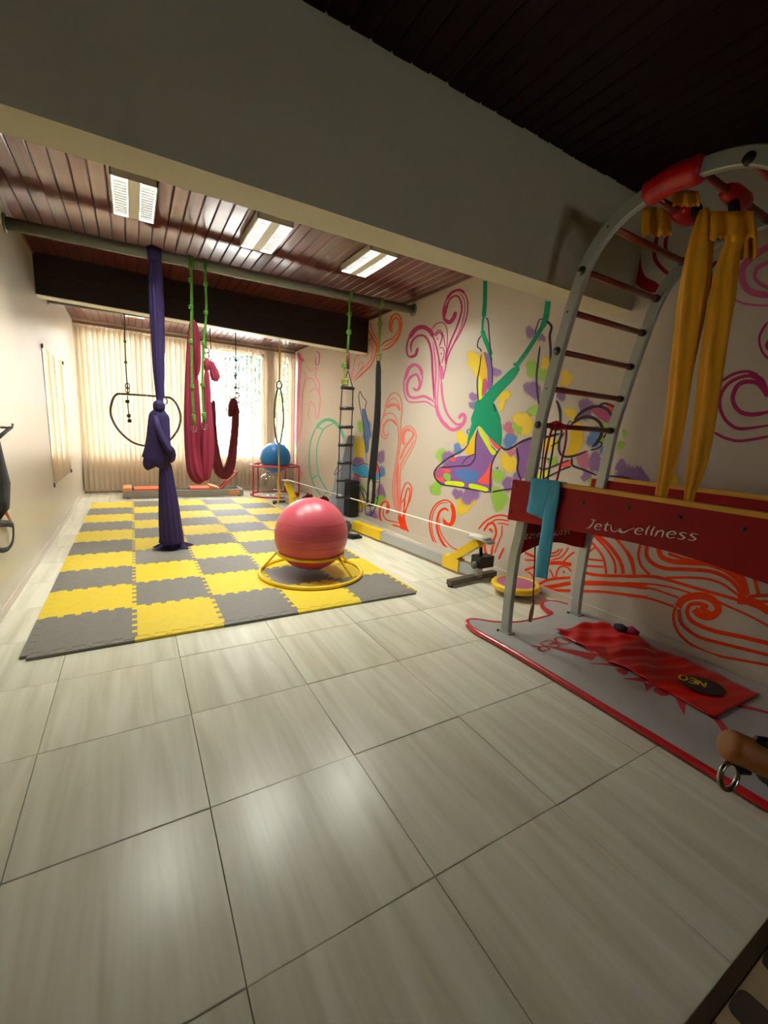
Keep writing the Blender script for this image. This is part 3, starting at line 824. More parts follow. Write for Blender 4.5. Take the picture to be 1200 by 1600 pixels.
# ------------------------------------------------------------------ puzzle mat: every tile
MP = .503; MX, MY = -.548, 2.775; MT = .018
def tooth_edge():
    n = 10; mrg = .018; d = .0145; e = .007
    h = (MP - 2 * mrg) / n; pts = [(0, 0), (mrg - e, 0)]
    pts = [(0.0, 0.0)]
    for k in range(n):
        s = 1 if k % 2 == 0 else -1
        t0, t1 = mrg + k * h, mrg + (k + 1) * h
        fl = e
        pts += [(t0 - (fl if s > 0 else -fl) * (1 if k > 0 else 0.0), d * s), (t1 + (fl if s > 0 else -fl) * (1 if k < n - 1 else 0), d * s)]
    pts.append((MP, 0.0))
    return pts
TE = tooth_edge()
def mat_tile_outline():
    P = []
    P += [(t, o) for t, o in TE][:-1]                       # bottom edge, y = offset
    P += [(MP + o, t) for t, o in TE][:-1]                  # right
    P += [(t, MP + o) for t, o in TE][::-1][:-1]            # top
    P += [(o, t) for t, o in TE][::-1][:-1]                 # left
    c = MP / 2
    return [((x - c) * .9985, (y - c) * .9985) for x, y in P]
tri = Geo().prism(mat_tile_outline(), 'z', 0, MT)
SW = .033
def strip_geo(side):
    """border strip whose teeth fill the tile's open edge"""
    E = [(t, o) for t, o in TE]
    if side == 'left': P = [(o - .0012, t) for t, o in E] + [(-SW, MP), (-SW, 0)]
    if side == 'right': P = [(MP + o + .0012, t) for t, o in E] + [(MP + SW, MP), (MP + SW, 0)]
    if side == 'front': P = [(t, o - .0012) for t, o in E] + [(MP, -SW), (0, -SW)]
    if side == 'back': P = [(t, MP + o + .0012) for t, o in E] + [(MP, MP + SW), (0, MP + SW)]
    c = MP / 2
    P = [(x - c, y - c) for x, y in P]
    if side in ('right', 'front'): P = P[::-1] if side == 'right' else P[::-1]
    return Geo().prism(P, 'z', 0, MT - .0012)
ORD = ['first', 'second', 'third', 'fourth', 'fifth', 'sixth', 'seventh', 'eighth', 'ninth', 'tenth']
proto = {}
for r in range(10):
    for c in range(5):
        cm = 'mat_grey' if (r + c) % 2 == 0 else 'mat_yellow'
        loc = Vector((MX + (c + .5) * MP, MY + (r + .5) * MP, .0005))
        if cm not in proto:
            o = mesh_obj('foam_mat_tile', tri, cm, None, origin=(0, 0, 0)); proto[cm] = o
        else:
            o = inst(proto[cm], loc)
        o.location = loc; o.rotation_euler = (0, 0, 0)
        WL[o.name] = loc.copy()
        row = 'front row' if r == 0 else 'back row' if r == 9 else '%s row from the front' % ORD[r]
        tag(o, '%s foam puzzle mat tile, %s from the left in the %s' % ('grey' if cm == 'mat_grey' else 'yellow', ORD[c], row), 'mat tile', 'foam puzzle mat tiles on the floor')
        def strip_part(side, m):
            k = (side, m)
            if k not in proto:
                s = mesh_obj('edge_strip', strip_geo(side), m, o, origin=(0, 0, 0)); s.location = (0, 0, 0); proto[k] = s
            else: inst(proto[k], (0, 0, 0), o)
        if c == 0: strip_part('left', cm)
        if c == 4: strip_part('right', 'mat_yellow')
        if r == 0: strip_part('front', cm)
        if r == 9: strip_part('back', cm)

# ------------------------------------------------------------------ pink gym ball on its yellow ring stand
bc = Vector((1.352, 3.55, .375)); br = .325
t = tag(mesh_obj('gym_ball', Geo().ball(bc, br, 64, 40), 'ball_pink', None, origin=tuple(bc - Vector((0, 0, br)))), 'large pink gym ball resting in the yellow ring stand on the mat', 'ball')
for k in range(5):
    a = math.radians(-24 + 12 * k); z = bc.z + (br + .0002) * math.sin(a); rr = (br + .0002) * math.cos(a)
    mesh_obj('groove', Geo().tube([(bc.x + rr * math.cos(q), bc.y + rr * math.sin(q), z) for q in [2 * PI * i / 64 for i in range(64)]], .0016, 5, closed=True, ref=(0, 0, 1)), 'ball_pink', t)
mesh_obj('valve', Geo().ball(bc + Vector((.12, .29, -.09)), .012, 10, 8), 'white_metal', t)
ms = MT + .0005
t = thing('ball_stand', 'round yellow tube stand holding the pink gym ball', 'stand', (1.352, 3.55, ms))
def ring(c, R, r, n=48): return Geo().tube([(c[0] + R * math.cos(a), c[1] + R * math.sin(a), c[2]) for a in [2 * PI * i / n for i in range(n)]], r, 10, closed=True, ref=(0, 0, 1))
zr = .205; Rr = math.sqrt((br + .013) ** 2 - (zr - bc.z) ** 2)
mesh_obj('base_ring', ring((1.352, 3.53, ms + .016), .455, .016), 'yellow_enamel', t)
mesh_obj('top_ring', ring((bc.x, bc.y, zr), Rr, .013), 'yellow_enamel', t)
for k, a in enumerate((2.75, .35, -1.0 + 2 * PI, 1.5)):
    m_ = 'yellow_enamel'
    d = Vector((math.cos(a), math.sin(a), 0))
    mesh_obj('strut', Geo().tube([Vector((bc.x, bc.y, zr)) + d * (Rr + .006), Vector((1.352, 3.54, ms + .06)) + d * .41, Vector((1.352, 3.53, ms + .018)) + d * .452], .011, 8), m_, t)

# ------------------------------------------------------------------ ladder-arch apparatus by the mural wall
NX0, NX1 = 2.085, 2.122       # near rail
FX0, FX1 = 2.812, 2.849       # far rail
half = [(1.872, .045), (1.876, .30), (1.868, .56), (1.848, .70), (1.815, 1.0), (1.785, 1.393), (1.749, 1.6), (1.712, 1.8), (1.668, 2.0), (1.618, 2.18), (1.56, 2.29), (1.46, 2.382), (1.33, 2.436), (1.19, 2.456)]
mirr = [(2.33 - y - .02 * max(0, (1.5 - z)) , z) for y, z in half[:-1]][::-1]
rail = cr(half + mirr, 5)
ap = thing('ladder_arch', 'tall grey arched ladder apparatus with red side panels and wooden rungs', 'exercise apparatus', (2.467, 1.2, 0))
def sweep_rail(x0, x1, path, dep):
    V = []; m = len(path)
    for i in range(m):
        a = path[max(0, i - 1)]; b = path[min(m - 1, i + 1)]
        ty, tz = b[0] - a[0], b[1] - a[1]; l = math.hypot(ty, tz); ny, nz = -tz / l, ty / l
        y, z = path[i]; bv = .005
        for (xx, s) in ((x0, -1 + bv / dep * 2), (x0 + bv, -1), (x1 - bv, -1), (x1, -1 + bv / dep * 2), (x1, 1 - bv / dep * 2), (x1 - bv, 1), (x0 + bv, 1), (x0, 1 - bv / dep * 2)):
            V.append((xx, y + ny * s * dep / 2, z + nz * s * dep / 2))
    n = 8; Fc = [tuple(range(n)), tuple((m - 1) * n + k for k in range(n - 1, -1, -1))]
    for i in range(m - 1):
        for k in range(n):
            l = (k + 1) % n; Fc.append((i * n + k, (i + 1) * n + k, (i + 1) * n + l, i * n + l))
    return Geo().add(V, Fc)
for (x0, x1) in ((NX0, NX1), (FX0, FX1)):
    rl = mesh_obj('side_rail', sweep_rail(x0, x1, rail, .068), 'ladder_grey', ap)
    for yy in (half[0][0], mirr[-1][0]):
        ft = mesh_obj('foot_plate', Geo().box((x0 - .014, yy - .05, .0335), (x1 + .014, yy + .05, .041)), 'ladder_grey', rl)
        for sx in (x0 - .026, x1 + .026):
            mesh_obj('bolt', Geo().tube([(sx, yy + .03, .033), (sx, yy + .03, .043)], .008, 8), 'plug_black', rl)
rung_pts = [(1.785, 1.393), (1.749, 1.6), (1.712, 1.8), (1.668, 2.0), (1.614, 2.19), (1.49, 2.36), (1.32, 2.438), (1.12, 2.45), (.93, 2.40), (.78, 2.28), (.70, 2.10), (.655, 1.9), (.615, 1.7), (.575, 1.5)]
for k, (y, z) in enumerate(rung_pts):
    mesh_obj('rung', Geo().tube([(NX0 + .012, y, z), (FX1 - .012, y, z)], .0165, 12), 'rung_wood', ap)
    mesh_obj('rung_collar', Geo().tube([(FX0 - .03, y, z), (FX0, y, z)], .021, 12), 'plug_black', ap)
    if k % 2 == 0:
        mesh_obj('plug', Geo().tube([(NX0 - .006, y, z), (NX0 + .01, y, z)], [.022, .024], 14), 'plug_black', ap)
    else:
        mesh_obj('screw', Geo().tube([(NX0 - .002, y + .006, z), (NX0 + .004, y + .006, z)], .006, 8), 'dark_steel', ap)
pad = [(1.33, 2.436), (1.26, 2.452), (1.19, 2.456), (1.10, 2.446)]
mesh_obj('red_padding', Geo().tube([((NX0 + NX1) / 2, y, z) for y, z in cr(pad, 4)], [.044] + [.054] * 11 + [.046], 16, ref=(1, 0, 0), flat=1), 'satin_red', ap)
# side panels with a wooden cap
bot = [(1.915, .795), (1.70, .81), (1.40, .828), (1.09, .842), (.85, .836), (.62, .812), (.42, .79)]
def panel(x0, x1):
    top = [(.42, 1.052), (1.905, 1.052)]
    return Geo().prism(cr(bot, 4) + top, 'x', x0, x1)
def flip(g): return g
pn = mesh_obj('side_panel', panel(2.052, 2.084), 'panel_red', ap)
pf = mesh_obj('side_panel', panel(2.850, 2.882), 'panel_red', ap)
mesh_obj('panel_cap', Geo().box((2.048, .42, 1.0525), (2.084, 1.73, 1.074)).box((2.084, .42, 1.056), (2.094, 1.73, 1.074)), 'cap_wood', pn)
mesh_obj('panel_cap', Geo().box((2.850, .42, 1.0525), (2.886, 1.74, 1.078)), 'cap_wood', pf)
for (y, z) in ((1.875, 1.02), (1.89, .85), (1.53, 1.0), (1.40, .985), (1.16, 1.005), (.93, 1.0), (.7, 1.0)):
    mesh_obj('bolt', Geo().tube([(2.049, y, z), (2.056, y, z)], .009, 10), 'plug_black', pn)
xb = [(2.123, .56), (2.25, .60), (2.40, .622), (2.55, .61), (2.68, .575), (2.811, .55)]
cp = mesh_obj('end_panel', Geo().prism(cr(xb, 4) + [(2.811, .93), (2.123, .93)], 'y', 1.862, 1.886), 'panel_red', ap)

# lettering drawn as strokes: x to the right, y up, unit = x-height
GLY = {
 'J': [[(.15, 1.5), (.55, 1.5)], [(.42, 1.5), (.36, .8), (.2, .2), (.0, .05)]],
 'e': [[(.02, .5), (.45, .6), (.42, .85), (.22, .95), (.03, .65), (.08, .2), (.3, .03), (.52, .2)]],
 't': [[(.2, 1.3), (.16, .6), (.2, .1), (.4, .05)], [(.0, .92), (.42, .98)]],
 'l': [[(.12, 1.4), (.06, .6), (.12, .05)]],
 'n': [[(.02, .0), (.06, .9)], [(.05, .6), (.25, .92), (.42, .7), (.44, .0)]],
 's': [[(.42, .85), (.2, .95), (.05, .75), (.22, .5), (.38, .25), (.2, .02), (.0, .12)]],
 'w': [[(.0, .95), (.1, .3), (.35, .02), (.62, .35), (.66, .6), (.72, .25), (1.0, .05), (1.3, .45), (1.65, .9)]],
}
def write(word, adv, org, ux, uy, nrm, w, lift, thick_w=True):
    """flat strokes of the word from org along ux, height along uy; nrm lifts them off the face"""
    g = Geo(); x = 0; org = Vector(org); ux = Vector(ux); uy = Vector(uy); nrm = Vector(nrm)
    for ch in word:
        if ch == ' ': x += adv.get(' ', .5); continue
        for st in GLY[ch]:
            S = cr(st, 6); n = len(S); V = []
            for i, (a, b) in enumerate(S):
                p = S[max(0, i - 1)]; q = S[min(n - 1, i + 1)]
                tx, ty = q[0] - p[0], q[1] - p[1]; l = math.hypot(tx, ty) or 1; nx, ny = -ty / l, tx / l
                ww = w * (.55 + .6 * math.sin(PI * i / (n - 1)))
                if ch == 'w' and thick_w: ww *= 1.0 + 1.3 * math.exp(-((i / (n - 1) - .62) / .16) ** 2)
                for s in (-1, 1):
                    V.append(org + ux * (x + a + nx * ww * s) + uy * (b + ny * ww * s) + nrm * lift)
            g.add(V, [(2 * i, 2 * i + 1, 2 * i + 3, 2 * i + 2) for i in range(n - 1)])
        x += adv.get(ch, .62)
    return g
ADV = {'J': .62, 'e': .68, 't': .52, 'w': 1.75, 'l': .34, 'n': .66, 's': .6}
def pnl(px, py): return atX(px, py, 2.052)
p0, p1 = pnl(916, 826), pnl(1092, 846)
u = (p1 - p0); wlen = sum(ADV[c_] for c_ in 'Jetwellness'); u = u / wlen
mesh_obj('lettering', write('Jetwellness', ADV, p0, u, Vector((0, -.006, .034)), (-1, 0, 0), .055, .001), 'letter_white', pn)
# the end panel carries the same word facing the far side, so it reads mirrored from here
q0, q1 = atY(890, 834, 1.862), atY(818, 843, 1.862)
u2 = (q1 - q0) / wlen
mesh_obj('lettering', write('Jetwellness', ADV, q0, u2, Vector((0, 0, .036)), (0, -1, 0), .07, .001), 'letter_white', cp)

# platform with a red rubber edge
def plat_outline():
    left = [(1.955, .05), (1.955, .6), (1.955, 1.2), (1.95, 1.72), (1.935, 1.93), (1.945, 2.06), (1.995, 2.125), (2.06, 2.10), (2.13, 2.03)]
    mid = [(2.26, 1.96), (2.40, 1.935), (2.55, 1.93), (2.64, 1.94), (2.685, 1.97), (2.70, 2.03), (2.735, 2.095), (2.80, 2.14), (2.88, 2.125), (2.93, 2.05), (2.945, 1.9)]
    right = [(2.95, 1.6), (2.95, 1.0), (2.95, .5), (2.95, .05)]
    return left + mid + right
po = cr(plat_outline(), 4)
pl = mesh_obj('platform', Geo().prism(po[::-1], 'z', .0, .033), 'platform_grey', ap)
mesh_obj('edge_strip', Geo().tube([(x, y, .020) for x, y in po if not (x > 2.90 and y < 2.0)], .0175, 10, ref=(0, 0, 1)), 'edge_red', pl)
# red print on the platform: sun with spikes, lines, lettering
def flatpoly(pts, z=.0338, nm='printed_ray'):
    n = len(pts); mesh_obj(nm, Geo().add([(p[0], p[1], z) for p in pts], [tuple(range(n))]), 'letter_red', pl)
def flatstroke(pts, w, z=.0340):
    S = cr(pts, 5); V = []; n = len(S)
    for i, (a, b) in enumerate(S):
        p = S[max(0, i - 1)]; q = S[min(n - 1, i + 1)]; tx, ty = q[0] - p[0], q[1] - p[1]; l = math.hypot(tx, ty) or 1
        for s in (-1, 1): V.append((a - ty / l * w * s / 2, b + tx / l * w * s / 2, z))
    mesh_obj('printed_line', Geo().add(V, [(2 * i, 2 * i + 1, 2 * i + 3, 2 * i + 2) for i in range(n - 1)]), 'letter_red', pl)
def pz(px, py): p = atZ(px, py, .034); return (p.x, p.y)
for tri_ in (((845, 1007), (935, 1022), (925, 1032)), ((915, 1036), (975, 1036), (968, 1042)), ((970, 1060), (1010, 1058), (1008, 1066)), ((1006, 1066), (1022, 1070), (1010, 1080)), ((1055, 1090), (1072, 1098), (1069, 1118)),
             ((960, 1045), (985, 1046), (975, 1055)), ((1022, 1078), (1042, 1082), (1034, 1088))):
    a, b, c = [pz(*q) for q in tri_]; flatpoly([a, b, c])
for cpx, rpx in (((972, 1049), .03), ((1033, 1081), .035), ((1012, 1062), .02)):
    c = pz(*cpx); flatpoly([(c[0] + rpx * math.cos(a), c[1] + rpx * math.sin(a)) for a in [2 * PI * i / 14 for i in range(14)]], .0339, 'printed_dot')
flatstroke([pz(1110, 1118), pz(1122, 1126), pz(1134, 1142), pz(1150, 1170)], .035)
flatstroke([pz(1150, 1103), pz(1175, 1107), pz(1205, 1115)], .03)
GLY2 = {'L': [[(0, 1), (0, 0), (.5, 0)]], 'A': [[(0, 0), (.3, 1)], [(.3, 1), (.6, 0)], [(.1, .35), (.5, .35)]], 'D': [[(0, 0), (0, 1)], [(0, 1), (.35, .95), (.5, .5), (.35, .05), (0, 0)]],
        'E': [[(0, 0), (0, 1)], [(0, 1), (.5, 1)], [(0, .5), (.42, .5)], [(0, 0), (.5, 0)]], 'R': [[(0, 0), (0, 1)], [(0, 1), (.4, .95), (.45, .7), (.35, .52), (0, .5)], [(.2, .5), (.5, 0)]],
        'N': [[(0, 0), (0, 1)], [(0, 1), (.5, 0)], [(.5, 0), (.5, 1)]], 'O': [[(.25, 0), (0, .25), (0, .75), (.25, 1), (.5, .75), (.5, .25), (.25, 0)]]}
GLY.update(GLY2)
# reads from the window side: starts at the wall and ends near the near rail
mesh_obj('lettering', write('LADDER', {'L': .66, 'A': .74, 'D': .66, 'E': .64, 'R': .6}, (2.70, 1.66, .034), Vector((-.155, 0, 0)), Vector((0, -.0, 0)) + Vector((0, -.085, 0)) * -1 * -1, (0, 0, 1), .06, .0006, False), 'letter_red', pl)

# red satin cover with its oval badge
cl = thing('satin_cover', 'shiny red satin cloth with a black oval badge lying on the grey platform', 'cloth', (2.6, 1.2, .035))
cs = [atZ(*q, .05) for q in ((865, 984), (937, 969), (1188, 1083), (1117, 1119))]
nu, nv = 20, 80; V = []
for j in range(nv + 1):
    for i in range(nu + 1):
        a, b = i / nu, j / nv
        p = (cs[0] * (1 - a) + cs[1] * a) * (1 - b) + (cs[3] * (1 - a) + cs[2] * a) * b
        wv = .013 * math.sin(13 * b + 5 * a) * math.sin(PI * b) + .010 * math.sin(27 * b - 8 * a + 1) * (1 - b) + .006 * math.sin(41 * b + 13 * a) * (1 - b) + .004 * math.sin(60 * b - 9 * a)
        wv *= (1 - max(0, (b - .62) / .38)) * .85 + .15
        z = .0475 + max(-.012, wv)
        V.append((p.x + .006 * math.sin(25 * b) * (1 if i in (0, nu) else 0), p.y, z))
Fc = [(j * (nu + 1) + i, j * (nu + 1) + i + 1, (j + 1) * (nu + 1) + i + 1, (j + 1) * (nu + 1) + i) for j in range(nv) for i in range(nu)]
co = mesh_obj('cloth', Geo().add(V, Fc, smooth=True), 'satin_red', cl)
sm = co.modifiers.new('thick', 'SOLIDIFY'); sm.thickness = .004; sm.offset = 1
bcx = atZ(1097, 1070, .060); e1 = (atZ(1131, 1083, .056) - atZ(1063, 1057, .056)) / 2; e2 = (atZ(1085, 1078, .056) - atZ(1109, 1062, .056)) / 2
bd = mesh_obj('badge', Geo().add([bcx + e1 * math.cos(a) + e2 * math.sin(a) for a in [2 * PI * i / 32 for i in range(32)]], [tuple(range(32))]), 'logo_black', cl)
ex = (atZ(1080, 1075, .057) - atZ(1112, 1064, .057)) ; ey = -(e1.normalized()) * -1
ux_ = (atZ(1082, 1068, .057) - atZ(1114, 1075, .057)) / 1.9
uy_ = (atZ(1106, 1079, .057) - atZ(1110, 1066, .057)) * -1
ux_ = Vector((-.042, .028, 0)); uy_ = Vector((-.03, -.055, 0))
mesh_obj('lettering', write('NEO', {'N': .7, 'E': .65, 'O': .6}, bcx + Vector((.045, .0, 0)), Vector((-.02, .058, 0)), Vector((-.062, -.018, 0)), (0, 0, 1), .09, .0008, False), 'logo_yellow', bd)

# teal strap cloth draped over the near panel
t = thing('exercise_band', 'teal stretchy cloth band draped over the red side panel', 'cloth', (2.04, 1.7, .5))
def pn2(px, py, x=2.045): return atX(px, py, x)
def sheet(rows, x, dx, nm, m, par):
    G = Geo(); V = []; S = cr(rows, 5); k = 7
    for i, (lx, ly, rx, ry) in enumerate(S):
        for j in range(k):
            u_ = j / (k - 1)
            V.append(atX(lx + (rx - lx) * u_, ly + (ry - ly) * u_, x + dx * math.sin(u_ * 6 + i * .13)))
    Fc = [(i * k + j, i * k + j + 1, (i + 1) * k + j + 1, (i + 1) * k + j) for i in range(len(S) - 1) for j in range(k - 1)]
    o = mesh_obj(nm, G.add(V, Fc, smooth=True), m, par)
    md = o.modifiers.new('thick', 'SOLIDIFY'); md.thickness = .003
    return o
sheet([(830, 747, 875, 752), (829, 762, 872, 770), (826, 785, 867, 790), (824, 800, 862, 800), (838, 806, 858, 808), (849, 812, 856, 813)], 2.036, .004, 'front_fold', 'teal_cloth', t)
sheet([(866, 750, 876, 753), (860, 770, 874, 778), (850, 800, 869, 808), (846, 830, 865, 838), (841, 860, 861, 866), (838, 885, 857, 888), (837, 901, 855, 905)], 2.028, .003, 'long_fold', 'teal_cloth', t)
tt = [atX(830, 747, 2.036), atX(875, 752, 2.036)]
mesh_obj('top_fold', Geo().box((2.030, tt[1].y, 1.0745), (2.10, tt[0].y, 1.0785)), 'teal_cloth', t)

# cords tied to the lowest rung
t = thing('resistance_cords', 'red and navy cord loops tied round the lowest ladder rung', 'cord', (2.3, 1.785, 1.06))
def rg(px, py): return atY(px, py, 1.765)
for m_, P_, r in (('cord_red', [(871, 664), (862, 672), (855, 700), (850, 730), (849, 756)], .0065), ('cord_red', [(876, 662), (884, 668), (884, 690), (876, 725), (869, 756)], .0065), ('cord_navy', [(869, 668), (864, 700), (858, 735), (855, 756)], .0055)):
    mesh_obj('cord', Geo().tube([rg(*q) for q in cr(P_, 5)], r, 8), m_, t)
mesh_obj('cord_knot', Geo().tube([(rg(866, 664).x, 1.785, 1.393), (rg(873, 663).x, 1.785, 1.396), (rg(881, 668).x, 1.785, 1.393)], [.022, .032, .022], 12), 'cord_red', t)
t = thing('pull_handle', 'thin dark cord with a wooden handle hanging inside the ladder arch', 'handle', tuple(atY(828, 970, 1.81)))
yh = 1.81
a, b_, c_ = atY(838, 800, yh), atY(833, 943, yh), atY(828, 971, yh)
mesh_obj('cord', Geo().tube([(a.x, yh, 1.38), a, b_], .0045, 8), 'cord_navy', t)
mesh_obj('grip', Geo().tube([b_, (b_ + c_) / 2, c_], [.010, .014, .012], 10), 'wood_handle', t)

# yellow fabrics hanging inside the arch
xf = 2.42
def ysilk(L, label, nm='fabric'):
    p = atX((L[0][0] + L[0][1]) / 2, L[0][2], xf)
    t = thing('fabric_sling', label, 'aerial silk', tuple(p), 'yellow slings in the ladder arch')
    path = []; rad = []
    for (l, r, py) in cr(L, 5):
        a, b = atX(l, py, xf), atX(r, py, xf); path.append((a + b) / 2); rad.append((b - a).length / 2)
    return t, Geo().tube(path, rad, 44, flat=.75, pleats=5, amp=.17, twist=.09, ref=(1, 0, 0))
EX, EY, ES = 960, 300, .25
def ez(L): return [(EX + a * ES, EX + b * ES, EY + c * ES) for a, b, c in L]
t, g = ysilk(ez([(535, 580, 110), (505, 605, 200), (470, 600, 330), (440, 590, 480), (415, 570, 650), (395, 545, 820), (375, 510, 1000), (355, 480, 1180), (335, 450, 1380), (310, 415, 1560), (285, 370, 1740), (260, 325, 1890), (262, 310, 2010)]), 'long yellow fabric sling in the ladder arch, left of the pair')
mesh_obj('cloth', g, 'silk_yellow', t)
def ruffle(px0, px1, py0, py1, x, par, seed=0):
    rr = random.Random(seed); G = Geo(); V = []; n = 18
    for j in range(5):
        for i in range(n):
            u_ = i / (n - 1); v_ = j / 4
            px = px0 + (px1 - px0) * (u_ + .10 * (u_ - .5) * v_); py = py0 + (py1 - py0) * v_ * (1 + .10 * rr.uniform(-1, 1) * (j == 4))
            V.append(atX(px, py, x + .02 * math.sin(u_ * 14 + seed) * (.4 + v_)))
    o = mesh_obj('ruffle', G.add(V, [(j * n + i, j * n + i + 1, (j + 1) * n + i + 1, (j + 1) * n + i) for j in range(4) for i in range(n - 1)], smooth=True), 'silk_yellow', par)
    o.modifiers.new('thick', 'SOLIDIFY').thickness = .003
ruffle(1004, 1048, 324, 368, 2.36, t, 1)
ruffle(1047, 1092, 298, 322, 2.30, t, 2)
mesh_obj('tied_wrap', Geo().tube([(2.34, 1.32, 2.435), (2.38, 1.32, 2.44), (2.46, 1.32, 2.44), (2.5, 1.32, 2.435)], [.028, .042, .042, .028], 14, pleats=6, amp=.08), 'satin_red', t)
t, g = ysilk(ez([(735, 790, 240), (700, 800, 300), (660, 770, 420), (625, 755, 560), (600, 740, 700), (575, 715, 850), (555, 695, 1000), (535, 670, 1180), (515, 640, 1360), (490, 610, 1540), (460, 560, 1740), (440, 500, 1890), (430, 480, 2010)]), 'long yellow fabric sling in the ladder arch, right of the pair')
mesh_obj('cloth', g, 'silk_yellow', t)
ruffle(1112, 1178, 330, 374, 2.40, t, 3)
ruffle(1150, 1182, 350, 402, 2.44, t, 4)
mesh_obj('tied_wrap', Geo().tube([(2.36, 1.12, 2.448), (2.42, 1.12, 2.452), (2.50, 1.12, 2.452), (2.56, 1.12, 2.448)], [.028, .042, .042, .028], 14, pleats=6, amp=.08), 'satin_red', t)
for tt_, (px, py) in ((bpy.data.objects['fabric_sling'], (1094, 326)), (t, (1150, 352))):
    p = atX(px, py, xf)
    yy, zz = (1.32, 2.438) if tt_ is not t else (1.12, 2.45)
    mesh_obj('hanging_strap', Geo().tube([(xf, yy, zz), p], [.02, .024], 10), 'black_webbing', tt_)

# small bundle on the floor by the wall
p = atZ(976, 984, .05)
t = thing('knee_pad', 'small dark and magenta cloth bundle between the platform and the wall', 'cloth', (p.x, p.y, .033))
mesh_obj('dark_roll', Geo().tube([atZ(962, 978, .06), atZ(970, 982, .065), atZ(980, 986, .06)], [.02, .034, .024], 12, pleats=5, amp=.1), 'navy_cloth', t)
mesh_obj('magenta_roll', Geo().tube([atZ(976, 984, .06), atZ(986, 986, .065), atZ(998, 992, .055)], [.02, .034, .02], 12, pleats=5, amp=.1), 'magenta_cloth', t)

# ------------------------------------------------------------------ slackline rack along the right wall
A_, B_ = Vector((2.70, 2.78, .085)), Vector((2.28, 7.28, .085))
dirb = (B_ - A_).normalized(); sid = Vector((dirb.y, -dirb.x, 0))
t = thing('slackline_rack', 'low grey and yellow slackline training rack along the mural wall', 'exercise rack', ((A_ + B_) / 2 - Vector((0, 0, .085))).to_tuple())
ln = (B_ - A_).length
for (s0, s1, m_) in ((.0, 1.55, 'slack_grey'), (1.55, 2.2, 'yellow_enamel'), (2.2, ln, 'slack_grey')):
    mesh_obj('floor_beam', Geo().bar(A_ + dirb * s0, A_ + dirb * (s1 - .003), .07 if m_ == 'slack_grey' else .084, .10 if m_ == 'slack_grey' else .115), m_, t)
for P_, sg in ((A_, 1), (B_, -1)):
    ft = mesh_obj('cross_foot', Geo().bar(Vector((P_.x, P_.y, .04)) - sid * (.36 if sg > 0 else .24) + dirb * .03 * sg, Vector((P_.x, P_.y, .04)) + sid * (.24 if sg > 0 else .36) + dirb * .03 * sg, .06, .045), 'dark_steel', t)
    for s in (-1, 1):
        e_ = Vector((P_.x, P_.y, .009)) + sid * ((.34 if sg > 0 else .22) if s < 0 else .21) * s + dirb * .03 * sg
        mesh_obj('rubber_foot', Geo().tube([e_ - Vector((0, 0, .008)), e_ + Vector((0, 0, .009))], .026, 12), 'black_plastic', ft)
    bs = P_ + dirb * .36 * sg
    mesh_obj('bracket', Geo().bar(bs - dirb * .12 * sg, bs + dirb * .1 * sg, .086, .118), 'yellow_enamel', t)
    tp_ = P_ + dirb * .03 * sg + Vector((0, 0, .29))
    mesh_obj('post', Geo().bar(bs + Vector((0, 0, .04)), tp_, .085, .075, up=tuple(dirb)), 'yellow_enamel', t)
    tpl = tp_ + Vector((0, 0, .03))
    plate = []
    mesh_obj('line_guide', Geo().tube([tpl - dirb * .13 * sg + Vector((0, 0, -.02)), tpl - dirb * .06 * sg, tpl + dirb * .05 * sg, tpl + dirb * .12 * sg + Vector((0, 0, -.015))], [.05, .07, .07, .05], 16, flat=.22, ref=(0, 0, 1)), 'slack_grey', t)
    if sg > 0:
        mesh_obj('guide_padding', Geo().tube([tpl - dirb * .09 + Vector((0, 0, .012)), tpl + dirb * .10 + Vector((0, 0, .010))], [.045, .055], 14, flat=.3, ref=(0, 0, 1)), 'letter_white', t)
        mesh_obj('ratchet_housing', Geo().box((P_.x - .03, P_.y - .02, .13), (P_.x + .14, P_.y + .10, .235)), 'black_plastic', t)
        mesh_obj('ratchet_wheel', Geo().tube([(P_.x - .06, P_.y + .03, .155), (P_.x - .03, P_.y + .03, .155)], .035, 14), 'dark_steel', t)
        mesh_obj('ratchet_grip', Geo().tube([(P_.x + .05, P_.y + .06, .23), (P_.x + .05, P_.y + .09, .40)], .016, 10), 'cord_navy', t)
    globals()['SL%d' % sg] = tpl
mesh_obj('slackline', Geo().bar(globals()['SL1'] + Vector((0, 0, .018)), globals()['SL-1'] + Vector((0, 0, .018)), .032, .005), 'slack_line', t)
q = A_ + dirb * 4.0
# red shoes / gloves lying on the floor by the far post: two small dark red weights
for k, (px, lab) in enumerate(((481, 'dark red strap weight on the floor beside the far slackline post, larger of two'), (506, 'dark red strap weight under the slackline, smaller of two'))):
    p = atY(px, 770 - 2 * k, 7.0)
    o = thing('ankle_weight', lab, 'weight', (p.x, 7.0, 0), 'ankle weights by the slackline')
    s_ = 1 - .25 * k
    mesh_obj('cuff', Geo().tube([(p.x - .10 * s_, 7.0, .06), (p.x - .03 * s_, 7.02, .11 * s_), (p.x + .05 * s_, 7.0, .14 * s_), (p.x + .11 * s_, 6.98, .06)], [.045 * s_, .065 * s_, .06 * s_, .04 * s_], 12, pleats=5, amp=.12), 'maroon_strap', o)
    mesh_obj('strap', Geo().tube([(p.x - .05 * s_, 6.98, .13 * s_), (p.x - .02, 6.96, .22 * s_), (p.x + .02, 6.97, .16 * s_)], .015, 8), 'maroon_strap', o)
p = atZ(515, 790, .0); 
p = Vector((2.52, 6.55, 0))
t = thing('floor_bollard', 'small yellow post just behind the pink ball, under the slackline', 'post', tuple(p))
